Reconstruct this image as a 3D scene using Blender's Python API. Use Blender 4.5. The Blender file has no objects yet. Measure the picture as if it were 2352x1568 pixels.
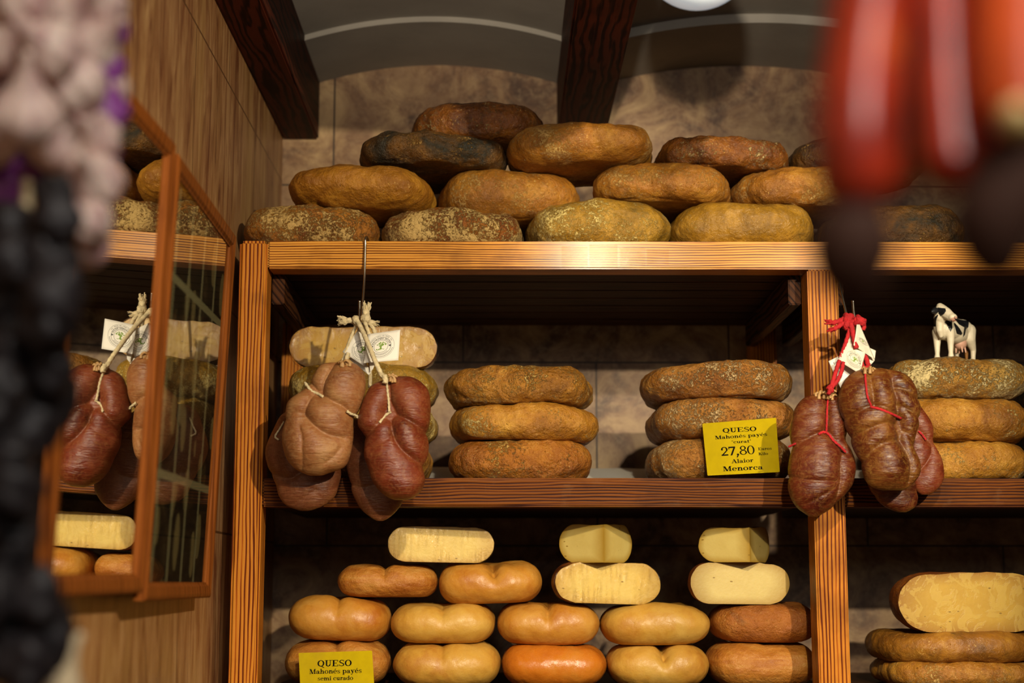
import bpy, bmesh, math, random
import numpy as np
from mathutils import Vector, Matrix, noise as mnoise

scene = bpy.context.scene
COL = scene.collection
PI = math.pi

# ------------------------------------------------------------------ camera
EYE = 1.55                                   # eye height over the floor
FPX = 3600.0                                 # focal length in pixels of a 2352 px wide frame
PITCH = math.atan(556 / FPX)
YAW = math.atan(26 / FPX)
cam_data = bpy.data.cameras.new('camera')
cam_data.sensor_width = 36.0
cam_data.lens = FPX / 2352 * 36.0
cam_data.clip_start = 0.02
cam_data.dof.use_dof = True
cam_data.dof.focus_distance = 2.80
cam_data.dof.aperture_fstop = cam_data.lens / 1000 / 0.0215
cam = bpy.data.objects.new('camera', cam_data)
COL.objects.link(cam)
cam.location = (0, 0, EYE)
cam.rotation_euler = (PI / 2 + PITCH, 0, -YAW)
scene.camera = cam
CAM_R = cam.rotation_euler.to_matrix()

# ------------------------------------------------------------------ view, world, lights
scene.view_settings.view_transform = 'Standard'
scene.view_settings.look = 'None'
scene.view_settings.exposure = 0.0
scene.view_settings.gamma = 1.0
scene.view_settings.use_curve_mapping = False
scene.cycles.use_denoising = True
scene.cycles.max_bounces = 8
scene.cycles.transparent_max_bounces = 12

world = bpy.data.worlds.new('shop_air')
scene.world = world
world.use_nodes = True
world.node_tree.nodes['Background'].inputs[0].default_value = (0.9, 0.72, 0.55, 1)
world.node_tree.nodes['Background'].inputs[1].default_value = 0.018


def spot(name, loc, target, power, angle, blend, color, radius):
    d = bpy.data.lights.new(name, 'SPOT')
    d.energy = power
    d.color = color
    d.spot_size = math.radians(angle)
    d.spot_blend = blend
    d.shadow_soft_size = radius
    o = bpy.data.objects.new(name, d)
    COL.objects.link(o)
    o.location = loc
    o.rotation_euler = (Vector(target) - Vector(loc)).to_track_quat('-Z', 'Y').to_euler()
    return o


# ceiling spotlights that aim at the shelves
spot('ceiling_spotlight', (1.15, -0.20, EYE + 0.965), (-0.10, 2.8, EYE + 0.11), 345, 42, 0.40, (1.0, 0.86, 0.62), 0.022)
spot('ceiling_spotlight', (0.33, 0.00, EYE + 1.16), (0.14, 2.8, EYE + 0.27), 210, 37, 0.5, (1.0, 0.86, 0.62), 0.03)
# lamp on the counter behind the viewer, shining up at the vault
spot('counter_uplight', (-0.18, -1.50, EYE + 0.11), (0.1, 2.0, EYE + 2.42), 560, 52, 0.45, (1.0, 0.86, 0.68), 0.05)
# daylight through the shop window behind the viewer
d = bpy.data.lights.new('window_daylight', 'AREA')
d.energy = 24
d.color = (1.0, 0.96, 0.90)
d.shape = 'RECTANGLE'
d.size = 1.1
d.size_y = 0.8
o = bpy.data.objects.new('window_daylight', d)
COL.objects.link(o)
o.location = (0.95, -2.6, EYE + 1.15)
o.rotation_euler = (Vector((0, 2.5, EYE + 0.7)) - o.location).to_track_quat('-Z', 'Y').to_euler()

# added overhead fill for the near garlic and sausages, no real fixture
d = bpy.data.lights.new('overhead_fill', 'AREA')
d.energy = 34
d.color = (1.0, 0.93, 0.86)
d.size = 0.5
o = bpy.data.objects.new('overhead_fill', d)
COL.objects.link(o)
o.location = (0.50, -0.10, EYE + 1.14)
o.rotation_euler = (math.radians(12), math.radians(-12), 0)


# ------------------------------------------------------------------ measuring helpers
def at(px, py, Y):
    """point in the plane Y that the eye sees in direction (px, py)"""
    v = CAM_R @ Vector(((px - 1176) / FPX, -(py - 784) / FPX, -1))
    t = Y / v.y
    return Vector((v.x * t, Y, EYE + v.z * t))


def seen(p):
    v = CAM_R.transposed() @ (Vector(p) - Vector((0, 0, EYE)))
    return (1176 + FPX * v.x / -v.z, 784 - FPX * v.y / -v.z)


def mpp(Y, dz=0.3):
    """metres per pixel at distance Y"""
    return (Y * math.cos(PITCH) + dz * math.sin(PITCH)) / FPX


def srgb(h):
    out = []
    for i in (0, 2, 4):
        c = int(h[i:i + 2], 16) / 255
        out.append(c / 12.92 if c <= 0.04045 else ((c + 0.055) / 1.055) ** 2.4)
    return (*out, 1.0)


# ------------------------------------------------------------------ object helpers
WL = {}


def tag(o, label=None, cat=None, group=None, kind=None):
    if label:
        o['label'] = label
    if cat:
        o['category'] = cat
    if group:
        o['group'] = group
    if kind:
        o['kind'] = kind
    return o


def empty(name, loc, label=None, cat=None, group=None):
    o = bpy.data.objects.new(name, None)
    o.empty_display_size = 0.05
    COL.objects.link(o)
    o.location = loc
    WL[o.name] = Vector(loc)
    return tag(o, label, cat, group)


def mesh_obj(name, verts, faces, m, parent=None, loc=None, smooth=True, local=False):
    """one mesh object; verts in world space unless local"""
    base = WL[parent.name] if parent is not None else Vector(loc or (0, 0, 0))
    if local:
        vv = [tuple(v) for v in verts]
        base_loc = Vector((0, 0, 0)) if parent is not None else Vector(loc or (0, 0, 0))
    else:
        vv = [(v[0] - base[0], v[1] - base[1], v[2] - base[2]) for v in verts]
        base_loc = Vector((0, 0, 0)) if parent is not None else base
    me = bpy.data.meshes.new(name)
    me.from_pydata(vv, [], [tuple(f) for f in faces])
    me.validate()
    me.update()
    if smooth:
        me.polygons.foreach_set('use_smooth', [True] * len(me.polygons))
    if m:
        me.materials.append(m)
    o = bpy.data.objects.new(name, me)
    COL.objects.link(o)
    o.location = base_loc
    if parent is not None:
        o.parent = parent
        WL[o.name] = WL[parent.name]
    else:
        WL[o.name] = Vector(base_loc)
    return o


def outward(o):
    bm = bmesh.new()
    bm.from_mesh(o.data)
    bmesh.ops.recalc_face_normals(bm, faces=bm.faces)
    bm.to_mesh(o.data)
    bm.free()
    return o


class Geo:
    def __init__(self):
        self.v = []
        self.f = []

    def add(self, v, f):
        b = len(self.v)
        self.v += [tuple(x) for x in v]
        self.f += [tuple(i + b for i in q) for q in f]
        return self

    def box(self, x0, x1, y0, y1, z0, z1, bevel=0.0, seg=2):
        bm = bmesh.new()
        bmesh.ops.create_cube(bm, size=1)
        for v in bm.verts:
            v.co = Vector(((x0 + x1) / 2 + v.co.x * (x1 - x0), (y0 + y1) / 2 + v.co.y * (y1 - y0), (z0 + z1) / 2 + v.co.z * (z1 - z0)))
        if bevel:
            bmesh.ops.bevel(bm, geom=bm.edges[:], offset=bevel, segments=seg, affect='EDGES')
        bm.verts.index_update()
        v = [tuple(x.co) for x in bm.verts]
        f = [[x.index for x in q.verts] for q in bm.faces]
        bm.free()
        return self.add(v, f)

    def tube(self, pts, r, seg=10, twist=0.0, lobes=0, lobe=0.0, spline=True, res=6, taper=None, cap=True):
        P = catmull(pts, res) if spline else [Vector(p) for p in pts]
        n = len(P)
        rings = []
        up = None
        s = 0.0
        for i in range(n):
            t = (P[min(i + 1, n - 1)] - P[max(i - 1, 0)])
            if t.length < 1e-9:
                t = Vector((0, 0, 1))
            t.normalize()
            if up is None:
                up = t.orthogonal().normalized()
            up = (up - t * up.dot(t))
            up = up.normalized() if up.length > 1e-6 else t.orthogonal().normalized()
            bi = t.cross(up)
            if i:
                s += (P[i] - P[i - 1]).length
            rr = r * (taper(i / max(1, n - 1)) if taper else 1)
            ring = []
            for k in range(seg):
                a = 2 * PI * k / seg
                q = rr * (1 + lobe * math.cos(lobes * a + twist * s))
                ring.append(tuple(P[i] + up * (q * math.cos(a)) + bi * (q * math.sin(a))))
            rings.append(ring)
        v = [x for ring in rings for x in ring]
        f = [(i * seg + k, i * seg + (k + 1) % seg, (i + 1) * seg + (k + 1) % seg, (i + 1) * seg + k) for i in range(n - 1) for k in range(seg)]
        if cap:
            f.append(tuple(range(seg))[::-1])
            f.append(tuple((n - 1) * seg + k for k in range(seg)))
        return self.add(v, f)

    def obj(self, name, m, parent=None, loc=None, smooth=True):
        return mesh_obj(name, self.v, self.f, m, parent, loc, smooth)


def catmull(pts, res=6):
    P = [Vector(p) for p in pts]
    if len(P) < 3:
        return [P[0].lerp(P[-1], i / res) for i in range(res + 1)]
    Q = [P[0] * 2 - P[1]] + P + [P[-1] * 2 - P[-2]]
    out = []
    for i in range(1, len(Q) - 2):
        a, b, c, d = Q[i - 1:i + 3]
        for k in range(res):
            t = k / res
            out.append(0.5 * ((2 * b) + (c - a) * t + (2 * a - 5 * b + 4 * c - d) * t * t + (3 * b - a - 3 * c + d) * t ** 3))
    out.append(P[-1])
    return out


# ------------------------------------------------------------------ node helpers
class NT:
    def __init__(self, name):
        self.m = bpy.data.materials.new(name)
        self.m.use_nodes = True
        self.t = self.m.node_tree
        self.t.nodes.clear()
        self.out = self.t.nodes.new('ShaderNodeOutputMaterial')

    def n(self, typ, props=None, **ins):
        nd = self.t.nodes.new('ShaderNode' + typ)
        for k, v in (props or {}).items():
            setattr(nd, k, v)
        for k, v in ins.items():
            key = int(k[1:]) if k[0] == '_' and k[1:].isdigit() else k.replace('_', ' ')
            s = nd.inputs[key]
            if hasattr(v, 'is_linked') or isinstance(v, bpy.types.NodeSocket):
                self.t.links.new(v, s)
            else:
                s.default_value = v
        return nd

    def coords(self, scale=(1, 1, 1), rand=True):
        tc = self.n('TexCoord')
        v = tc.outputs['Object']
        if rand:
            oi = self.n('ObjectInfo')
            k = self.n('VectorMath', {'operation': 'SCALE'}, _0=(37.0, 53.0, 71.0))
            self.t.links.new(oi.outputs['Random'], k.inputs['Scale'])
            v = self.n('VectorMath', {'operation': 'ADD'}, _0=v, _1=k.outputs[0]).outputs[0]
        if scale != (1, 1, 1):
            v = self.n('VectorMath', {'operation': 'MULTIPLY'}, _0=v, _1=scale).outputs[0]
        return v

    def noise(self, vec, scale, detail=6, rough=0.6, dist=0.0):
        return self.n('TexNoise', None, Vector=vec, Scale=scale, Detail=detail, Roughness=rough, Distortion=dist).outputs[0]

    def ramp(self, fac, stops, interp='LINEAR'):
        nd = self.n('ValToRGB', None, Fac=fac)
        cr = nd.color_ramp
        cr.interpolation = interp
        while len(cr.elements) < len(stops):
            cr.elements.new(0.5)
        for e, (p, c) in zip(cr.elements, stops):
            e.position = p
            e.color = c if isinstance(c, tuple) else (c, c, c, 1)
        return nd.outputs[0]

    def mix(self, fac, a, b, mode='MIX'):
        nd = self.n('Mix', {'data_type': 'RGBA', 'blend_type': mode})
        for s, v in ((nd.inputs[0], fac), (nd.inputs[6], a), (nd.inputs[7], b)):
            if isinstance(v, bpy.types.NodeSocket):
                self.t.links.new(v, s)
            else:
                s.default_value = v
        return nd.outputs[2]

    def math(self, op, a, b=0.0, c=0.0, clamp=False):
        nd = self.n('Math', {'operation': op, 'use_clamp': clamp}, _0=a, _1=b)
        if not isinstance(c, float) or c:
            if isinstance(c, bpy.types.NodeSocket):
                self.t.links.new(c, nd.inputs[2])
            else:
                nd.inputs[2].default_value = c
        return nd.outputs[0]

    def bump(self, h, strength=0.3, dist=0.01, normal=None):
        nd = self.n('Bump', None, Height=h, Strength=strength, Distance=dist)
        if normal:
            self.t.links.new(normal, nd.inputs['Normal'])
        return nd.outputs[0]

    def bsdf(self, **ins):
        nd = self.n('BsdfPrincipled', None, **ins)
        self.t.links.new(nd.outputs[0], self.out.inputs[0])
        return nd

    def surface(self, sock):
        self.t.links.new(sock, self.out.inputs[0])


def plain(name, hexcol, rough=0.5, metal=0.0, spec=0.5, bump=0.0, bscale=200, var=0.0, sub=0.0):
    t = NT(name)
    v = t.coords()
    c = srgb(hexcol)
    col = c
    if var:
        nz = t.noise(v, bscale * 0.15, 4)
        col = t.mix(t.ramp(nz, [(0.35, 0.0), (0.65, 1.0)]), tuple(x * (1 - var) for x in c[:3]) + (1,), tuple(min(1, x * (1 + var)) for x in c[:3]) + (1,))
    b = t.bsdf(Base_Color=col, Roughness=rough, Metallic=metal)
    b.inputs['Specular IOR Level'].default_value = spec
    if sub:
        b.inputs['Subsurface Weight'].default_value = sub
        b.inputs['Subsurface Radius'].default_value = (0.01, 0.004, 0.002)
        b.inputs['Subsurface Scale'].default_value = 0.5
    if bump:
        t.t.links.new(t.bump(t.noise(v, bscale, 4), bump, 0.002), b.inputs['Normal'])
    return t.m


def wood(name, axis, light, mid, dark, freq=190.0, wave=1.0, contrast=0.5, rough=0.38, worn=0.0, coat=0.0):
    """brushed pine: dark growth lines running along one axis"""
    t = NT(name)
    v = t.coords()
    sx = t.n('SeparateXYZ', None, Vector=v)
    X, Y, Z = sx.outputs
    if axis == 'X':
        s = t.math('ADD', Z, t.math('MULTIPLY', Y, 0.8))
        a = X
    elif axis == 'Z':
        s = t.math('ADD', X, t.math('MULTIPLY', Y, 0.8))
        a = Z
    else:
        s = t.math('ADD', X, t.math('MULTIPLY', Z, 0.8))
        a = Y
    cmb = t.n('CombineXYZ', None, X=t.math('MULTIPLY', a, 1.6), Y=t.math('MULTIPLY', s, 9.0), Z=0.0).outputs[0]
    warp = t.noise(cmb, 2.0, 3, 0.55)
    ph = t.math('MULTIPLY_ADD', s, freq * 2 * PI, t.math('MULTIPLY', warp, 26.0 * wave))
    sn = t.math('MULTIPLY_ADD', t.math('SINE', ph), 0.5, 0.5)
    cm2 = t.n('CombineXYZ', None, X=t.math('MULTIPLY', a, 2.5), Y=t.math('MULTIPLY', s, 150.0), Z=3.0).outputs[0]
    fine = t.noise(cm2, 1.0, 4, 0.6)
    cm3 = t.n('CombineXYZ', None, X=t.math('MULTIPLY', a, 14.0), Y=t.math('MULTIPLY', s, 700.0), Z=7.0).outputs[0]
    fib = t.noise(cm3, 1.0, 3, 0.6)
    g = t.math('ADD', t.math('MULTIPLY', sn, 0.48), t.math('MULTIPLY', fine, 0.80))
    lo = 0.40 + 0.2 * contrast
    col = t.ramp(g, [(lo - 0.08, dark), (lo + 0.02, mid), (lo + 0.16, light), (0.95, light)])
    col = t.mix(t.ramp(fib, [(0.3, 0.0), (0.7, 0.35)]), col, mid)
    big = t.noise(v, 7.0, 4, 0.6)
    col = t.mix(t.ramp(big, [(0.52, 0.0), (0.75, 0.55)]), col, dark)
    rgh = rough
    if worn:
        w = t.noise(v, 22.0, 5, 0.6)
        col = t.mix(t.ramp(w, [(0.60, 0.0), (0.72, worn)]), col, srgb('8a6c50'))
    b = t.bsdf(Base_Color=col, Roughness=rgh)
    b.inputs['Coat Weight'].default_value = coat
    b.inputs['Coat Roughness'].default_value = 0.17
    b.inputs['Specular IOR Level'].default_value = 0.07
    t.t.links.new(t.bump(t.math('ADD', g, t.math('MULTIPLY', fib, 0.3)), 0.5, 0.0015), b.inputs['Normal'])
    return t.m


def rind(name, c0, c1, c2, mold=0.0, moldcol='2a2a24', crust=0.0, crustcol='c9b077', bump=0.6, rough=0.42, fine=1.0, scale=1.0, streak=0.0):
    t = NT(name)
    v = t.coords()
    if streak:
        v2 = t.n('VectorMath', {'operation': 'MULTIPLY'}, _0=v, _1=(1, 1, 5.0)).outputs[0]
    else:
        v2 = v
    n1 = t.noise(v2, 13 * scale, 8, 0.62, 0.4)
    col = t.ramp(n1, [(0.32, srgb(c0)), (0.50, srgb(c1)), (0.68, srgb(c2))])
    n4 = t.noise(v, 95, 5, 0.7)
    col = t.mix(t.ramp(n4, [(0.42, 0.0), (0.70, 0.55 * fine)]), col, srgb(c0))
    col = t.mix(t.ramp(t.noise(v, 150, 3, 0.7), [(0.60, 0.0), (0.75, 0.5 * fine)]), col, srgb(c2))
    h = t.math('ADD', t.math('MULTIPLY', t.noise(v, 38, 6, 0.65), 1.0), t.math('MULTIPLY', n4, 0.45))
    fl = t.noise(v, 260, 4, 0.65)
    fm = t.math('MULTIPLY', t.ramp(fl, [(0.60, 0.0), (0.68, 1.0)]), t.ramp(t.noise(v, 18, 3, 0.5), [(0.40, 0.0), (0.60, 0.75 * fine)]))
    col = t.mix(fm, col, srgb('d8b060'))
    pit = t.ramp(t.noise(v, 190, 3, 0.6), [(0.26, 0.6 * fine), (0.33, 0.0)])
    col = t.mix(pit, col, srgb('3a200c'))
    h = t.math('SUBTRACT', h, t.math('MULTIPLY', pit, 0.3))
    if mold:
        n2 = t.noise(v, 11, 9, 0.68, 0.8)
        f = t.ramp(n2, [(0.64 - 0.22 * mold, 0.0), (0.76 - 0.18 * mold, min(1.0, 0.5 + 0.5 * mold))])
        col = t.mix(f, col, srgb(moldcol))
    if crust:
        n3 = t.noise(v, 190, 10, 0.80, 0.4)
        nl = t.noise(v, 14, 4, 0.6)
        m = t.math('MULTIPLY', t.math('ADD', t.math('MULTIPLY', n3, 1.25), t.math('MULTIPLY', nl, 0.75)), 0.5)
        f = t.ramp(m, [(0.57 - 0.085 * crust, 0.0), (0.60 - 0.08 * crust, 0.9)])
        col = t.mix(f, col, srgb(crustcol))
        h = t.math('ADD', h, t.math('MULTIPLY', f, 0.35))
    rg = t.ramp(n4, [(0.35, rough - 0.1), (0.65, rough + 0.2)])
    b = t.bsdf(Base_Color=col, Roughness=rg)
    b.inputs['Specular IOR Level'].default_value = 0.42
    t.t.links.new(t.bump(h, min(1.0, bump * 1.3), 0.011), b.inputs['Normal'])
    return t.m


def paste(name, core, edge, flake=0.0, holes=0.5, flakecol='e8d28a'):
    t = NT(name)
    v = t.coords()
    at_ = t.n('Attribute', {'attribute_name': 'rimward'}).outputs['Fac']
    col = t.mix(t.ramp(at_, [(0.60, 0.0), (0.90, 0.65), (1.0, 1.0)]), srgb(core), srgb(edge))
    n1 = t.noise(v, 30, 5, 0.6)
    col = t.mix(t.ramp(n1, [(0.4, 0.0), (0.7, 0.22)]), col, srgb(edge))
    h = t.math('MULTIPLY', t.noise(v, 160, 4, 0.6), 0.3)
    if flake:
        n2 = t.noise(v, 34, 7, 0.62, 1.2)
        f = t.ramp(n2, [(0.50, 0.0), (0.53, flake)])
        col = t.mix(f, col, srgb(flakecol))
        h = t.math('ADD', h, t.math('MULTIPLY', f, 0.5))
    if holes:
        vv = t.n('VectorMath', {'operation': 'MULTIPLY'}, _0=v, _1=(1, 1, 1.9)).outputs[0]
        vo = t.n('TexVoronoi', None, Vector=vv, Scale=62.0, Randomness=1.0)
        rnd = t.math('GREATER_THAN', t.n('SeparateXYZ', None, Vector=vo.outputs['Color']).outputs[0], 1.0 - 0.30 * holes)
        wob = t.math('MULTIPLY', t.noise(v, 230, 3), 0.22)
        f = t.math('MULTIPLY', rnd, t.math('LESS_THAN', t.math('ADD', vo.outputs['Distance'], wob), 0.26))
        col = t.mix(f, col, srgb('8a6a1e'))
        h = t.math('SUBTRACT', h, t.math('MULTIPLY', f, 1.2))
    b = t.bsdf(Base_Color=col, Roughness=0.45)
    b.inputs['Subsurface Weight'].default_value = 0.15
    b.inputs['Subsurface Radius'].default_value = (0.008, 0.005, 0.002)
    b.inputs['Subsurface Scale'].default_value = 0.4
    t.t.links.new(t.bump(h, 0.35, 0.003), b.inputs['Normal'])
    return t.m


def film(name, amount=0.2, scale=60.0, bump=0.9, stretch=(1, 1, 0.25), tint=(1, 0.97, 0.9, 1), gain=0.9, rough=0.12, single=False):
    """clear plastic: mostly transparent with a wrinkled gloss"""
    t = NT(name)
    v = t.coords(stretch)
    h = t.noise(v, scale, 5, 0.7, 0.6)
    nrm = t.bump(h, bump, 0.004)
    g = t.n('BsdfGlossy', None, Roughness=rough, Color=(1, 1, 1, 1), Normal=nrm)
    tr = t.n('BsdfTransparent', None, Color=tint)
    fr = t.n('Fresnel', None, IOR=1.45, Normal=nrm).outputs[0]
    msk = t.ramp(t.noise(t.coords(), 26.0, 3, 0.5), [(0.40, 0.12), (0.66, 1.0)])
    bk = 1.0 if single else t.math('SUBTRACT', 1.0, t.n('NewGeometry').outputs['Backfacing'])
    f = t.math('MULTIPLY', bk, t.math('ADD', t.math('MULTIPLY', t.math('MULTIPLY', fr, gain), msk), amount, clamp=True))
    mx = t.n('MixShader', None, _0=f, _1=tr.outputs[0], _2=g.outputs[0])
    t.surface(mx.outputs[0])
    return t.m


def sausage_mat(name, base, lightc, dark, fatc, rough=0.36, light_amt=0.5):
    t = NT(name)
    v = t.coords()
    n1 = t.noise(v, 16, 6, 0.6, 0.6)
    col = t.ramp(n1, [(0.30, srgb(dark)), (0.50, srgb(base)), (0.70, srgb(lightc))])
    n2 = t.noise(t.n('VectorMath', {'operation': 'MULTIPLY'}, _0=v, _1=(1, 1, 2.2)).outputs[0], 55, 7, 0.7, 0.8)
    col = t.mix(t.ramp(n2, [(0.50, 0.0), (0.68, light_amt)]), col, srgb(fatc))
    n3 = t.noise(v, 180, 4, 0.7)
    col = t.mix(t.ramp(n3, [(0.5, 0.0), (0.75, 0.5)]), col, srgb(dark))
    # the groove attribute: pale casing where it is drawn in
    a = t.n('Attribute', {'attribute_name': 'groove'}).outputs['Fac']
    col = t.mix(t.math('MULTIPLY', a, 0.10), col, srgb(fatc))
    mar = t.noise(t.n('VectorMath', {'operation': 'MULTIPLY'}, _0=v, _1=(1, 1, 1.6)).outputs[0], 130, 6, 0.75, 1.0)
    col = t.mix(t.ramp(mar, [(0.52, 0.0), (0.66, 0.45)]), col, srgb(lightc))
    vein = t.noise(v, 24, 5, 0.7, 2.0)
    col = t.mix(t.ramp(vein, [(0.47, 0.0), (0.50, 0.30), (0.53, 0.0)]), col, srgb(fatc))
    # thin wrinkles in the casing
    wr = t.noise(t.n('VectorMath', {'operation': 'MULTIPLY'}, _0=v, _1=(0.6, 0.6, 3.5)).outputs[0], 40, 4, 0.6, 1.5)
    h = t.math('ADD', t.math('MULTIPLY', wr, 0.8), t.math('MULTIPLY', n2, 0.3))
    b = t.bsdf(Base_Color=col, Roughness=t.ramp(n1, [(0.3, rough - 0.06), (0.7, rough + 0.12)]))
    b.inputs['Specular IOR Level'].default_value = 0.5
    b.inputs['Subsurface Weight'].default_value = 0.05
    b.inputs['Subsurface Radius'].default_value = (0.006, 0.003, 0.001)
    b.inputs['Subsurface Scale'].default_value = 0.4
    t.t.links.new(t.bump(h, 0.5, 0.006), b.inputs['Normal'])
    return t.m


M = {}
M['wood_x'] = wood('brushed_pine_along', 'X', srgb('dc9c40'), srgb('b46a22'), srgb('3a140a'), freq=215, wave=0.6, coat=0.13)
M['wood_mid'] = wood('worn_dark_pine_along', 'X', srgb('74400f'), srgb('4c200c'), srgb('1e0905'), freq=190, wave=0.8, worn=0.12, rough=0.5)
M['wood_z'] = wood('brushed_pine_upright', 'Z', srgb('c8822c'), srgb('a05016'), srgb('3c1008'), freq=150, wave=0.5)
M['wood_dark'] = wood('dark_stained_board', 'X', srgb('4a2c18'), srgb('301a0e'), srgb('140a06'), freq=90, wave=1.0, rough=0.55)
M['wood_dark_y'] = wood('dark_stained_rail', 'Y', srgb('523019'), srgb('331b0e'), srgb('160b07'), freq=90, wave=1.0, rough=0.55)
M['beam'] = wood('dark_beam_pine', 'Y', srgb('542414'), srgb('34150c'), srgb('180906'), freq=55, wave=1.0, rough=0.5)
M['frame'] = wood('brown_frame_wood', 'Z', srgb('84481a'), srgb('703a12'), srgb('5a2c0c'), freq=60, wave=0.5, rough=0.5, coat=0.0)
M['steel'] = plain('hook_steel', 'b9b2a4', 0.26, 1.0)
M['paper'] = plain('white_paper', 'd9d4c8', 0.7, bump=0.1, bscale=60)
M['tag'] = plain('tag_paper', 'e6e0d2', 0.6, bump=0.08, bscale=300)
M['tag_stained'] = plain('grease_spotted_tag', 'd8d0ba', 0.6, bump=0.08, bscale=300, var=0.12)
M['ink'] = plain('black_ink', '0c0a08', 0.8, spec=0.1)
M['ink_grey'] = plain('grey_ink', '3a3a34', 0.7)
M['ink_green'] = plain('green_ink', '6f8e24', 0.7)
M['card'] = plain('yellow_card', 'bca800', 0.7, spec=0.1, bump=0.04, bscale=500, var=0.05)
M['cord'] = plain('cream_cotton_cord', 'd2bf94', 0.85, bump=0.5, bscale=900, var=0.2)
M['cord_red'] = plain('red_cotton_cord', 'b0141a', 0.8, bump=0.5, bscale=900, var=0.2)
M['casing'] = plain('dry_casing_skin', 'b48a54', 0.5, bump=0.4, bscale=200, var=0.25)


# ------------------------------------------------------------------ room
WX = -0.502          # left wall
BY = 3.50            # back wall
YF = 2.80            # front plane of the shelving
Z0 = EYE


def stone(name, axis):
    t = NT(name)
    tc = t.n('TexCoord').outputs['Object']
    if axis == 'back':
        v = tc
        st = (1, 1, 1)
        cols = ['543a28', '866444', 'b8986a']
    else:
        v = tc
        st = (1, 1.6, 0.28)
        cols = ['5a2e16', '946a42', 'b48e60']
    vs = t.n('VectorMath', {'operation': 'MULTIPLY'}, _0=v, _1=st).outputs[0]
    n1 = t.noise(vs, 9 if axis == 'back' else 14, 9, 0.68, 0.9)
    col = t.ramp(n1, [(0.36, srgb(cols[0])), (0.50, srgb(cols[1])), (0.66, srgb(cols[2]))])
    n2 = t.noise(vs, 46, 6, 0.7, 0.3)
    col = t.mix(t.ramp(n2, [(0.45, 0.0), (0.75, 0.6)]), col, srgb('b89a72' if axis == 'back' else '7c4826'))
    if axis != 'back':
        v3 = t.n('VectorMath', {'operation': 'MULTIPLY'}, _0=v, _1=(1, 1.3, 0.10)).outputs[0]
        n5 = t.noise(v3, 75, 5, 0.7)
        col = t.mix(t.ramp(n5, [(0.40, 0.32), (0.52, 0.0)]), col, srgb('6a3a1e'))
        col = t.mix(t.ramp(n5, [(0.55, 0.0), (0.70, 0.30)]), col, srgb('c8a878'))
    n3 = t.noise(vs, 5, 4, 0.6)
    col = t.mix(t.ramp(n3, [(0.50, 0.0), (0.72, 0.55)]), col, srgb('74523a' if axis == 'back' else 'a07c44'))
    # tile joints
    sx = t.n('SeparateXYZ', None, Vector=tc)
    if axis == 'back':
        cm = t.n('CombineXYZ', None, X=sx.outputs[0], Y=sx.outputs[2], Z=0.0).outputs[0]
        w, hgt = 0.60, 0.41
    else:
        cm = t.n('CombineXYZ', None, X=sx.outputs[1], Y=sx.outputs[2], Z=0.0).outputs[0]
        w, hgt = 0.62, 0.41
    br = t.n('TexBrick', {'offset': 0.5, 'squash': 1.0}, Vector=cm, Scale=1.0, Mortar_Size=0.0022, Mortar_Smooth=0.2)
    br.inputs['Brick Width'].default_value = w
    br.inputs['Row Height'].default_value = hgt
    f = br.outputs['Fac']
    col = t.mix(f, col, srgb('3a2a1e' if axis == 'back' else '5a3a1c'))
    h = t.math('SUBTRACT', t.math('MULTIPLY', n2, 0.35), f)
    b = t.bsdf(Base_Color=col, Roughness=0.55 if axis == 'back' else 0.42)
    t.t.links.new(t.bump(h, 0.4, 0.003), b.inputs['Normal'])
    return t.m


M['stone_back'] = stone('mottled_stone_tile', 'back')
M['stone_left'] = stone('veined_brown_stone_tile', 'left')
M['plaster'] = plain('grey_beige_plaster', '979186', 0.8, bump=0.25, bscale=40, var=0.08)
M['floor'] = plain('terracotta_floor', '5a3a28', 0.5, bump=0.2, bscale=30, var=0.2)
M['wall_plain'] = plain('cream_wall_paint', '8a7358', 0.8, bump=0.2, bscale=30, var=0.05)

CEIL = EYE + 1.32
for nm, b, m in (('wall_back', (WX - 0.1, 2.3, BY, BY + 0.1, 0, CEIL), M['stone_back']),
                 ('wall_left', (WX - 0.1, WX, -1.6, BY, 0, CEIL), M['stone_left']),
                 ('wall_right', (2.2, 2.3, -1.6, BY, 0, CEIL), M['wall_plain']),
                 ('floor', (WX - 0.1, 2.3, -1.6, BY + 0.1, -0.1, 0), M['floor'])):
    ob = Geo().box(*b).obj(nm, m, None, (0, 0, 0) if nm != 'wall_back' else (0.515, 0, EYE + 0.083), smooth=False)
    tag(ob, kind='structure')

# beams
BZ = EYE + 1.010
beams = [(WX, -0.420), (0.129, 0.240), (0.88, 0.99), (1.60, 1.71)]
for i, (x0, x1) in enumerate(beams):
    ob = Geo().box(x0, x1, -1.5, BY, BZ, EYE + 1.28, 0.004).obj('trim_%d' % (i + 1), M['beam'], None, (x0, 1.0, BZ), smooth=False)
    tag(ob, kind='structure')

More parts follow.
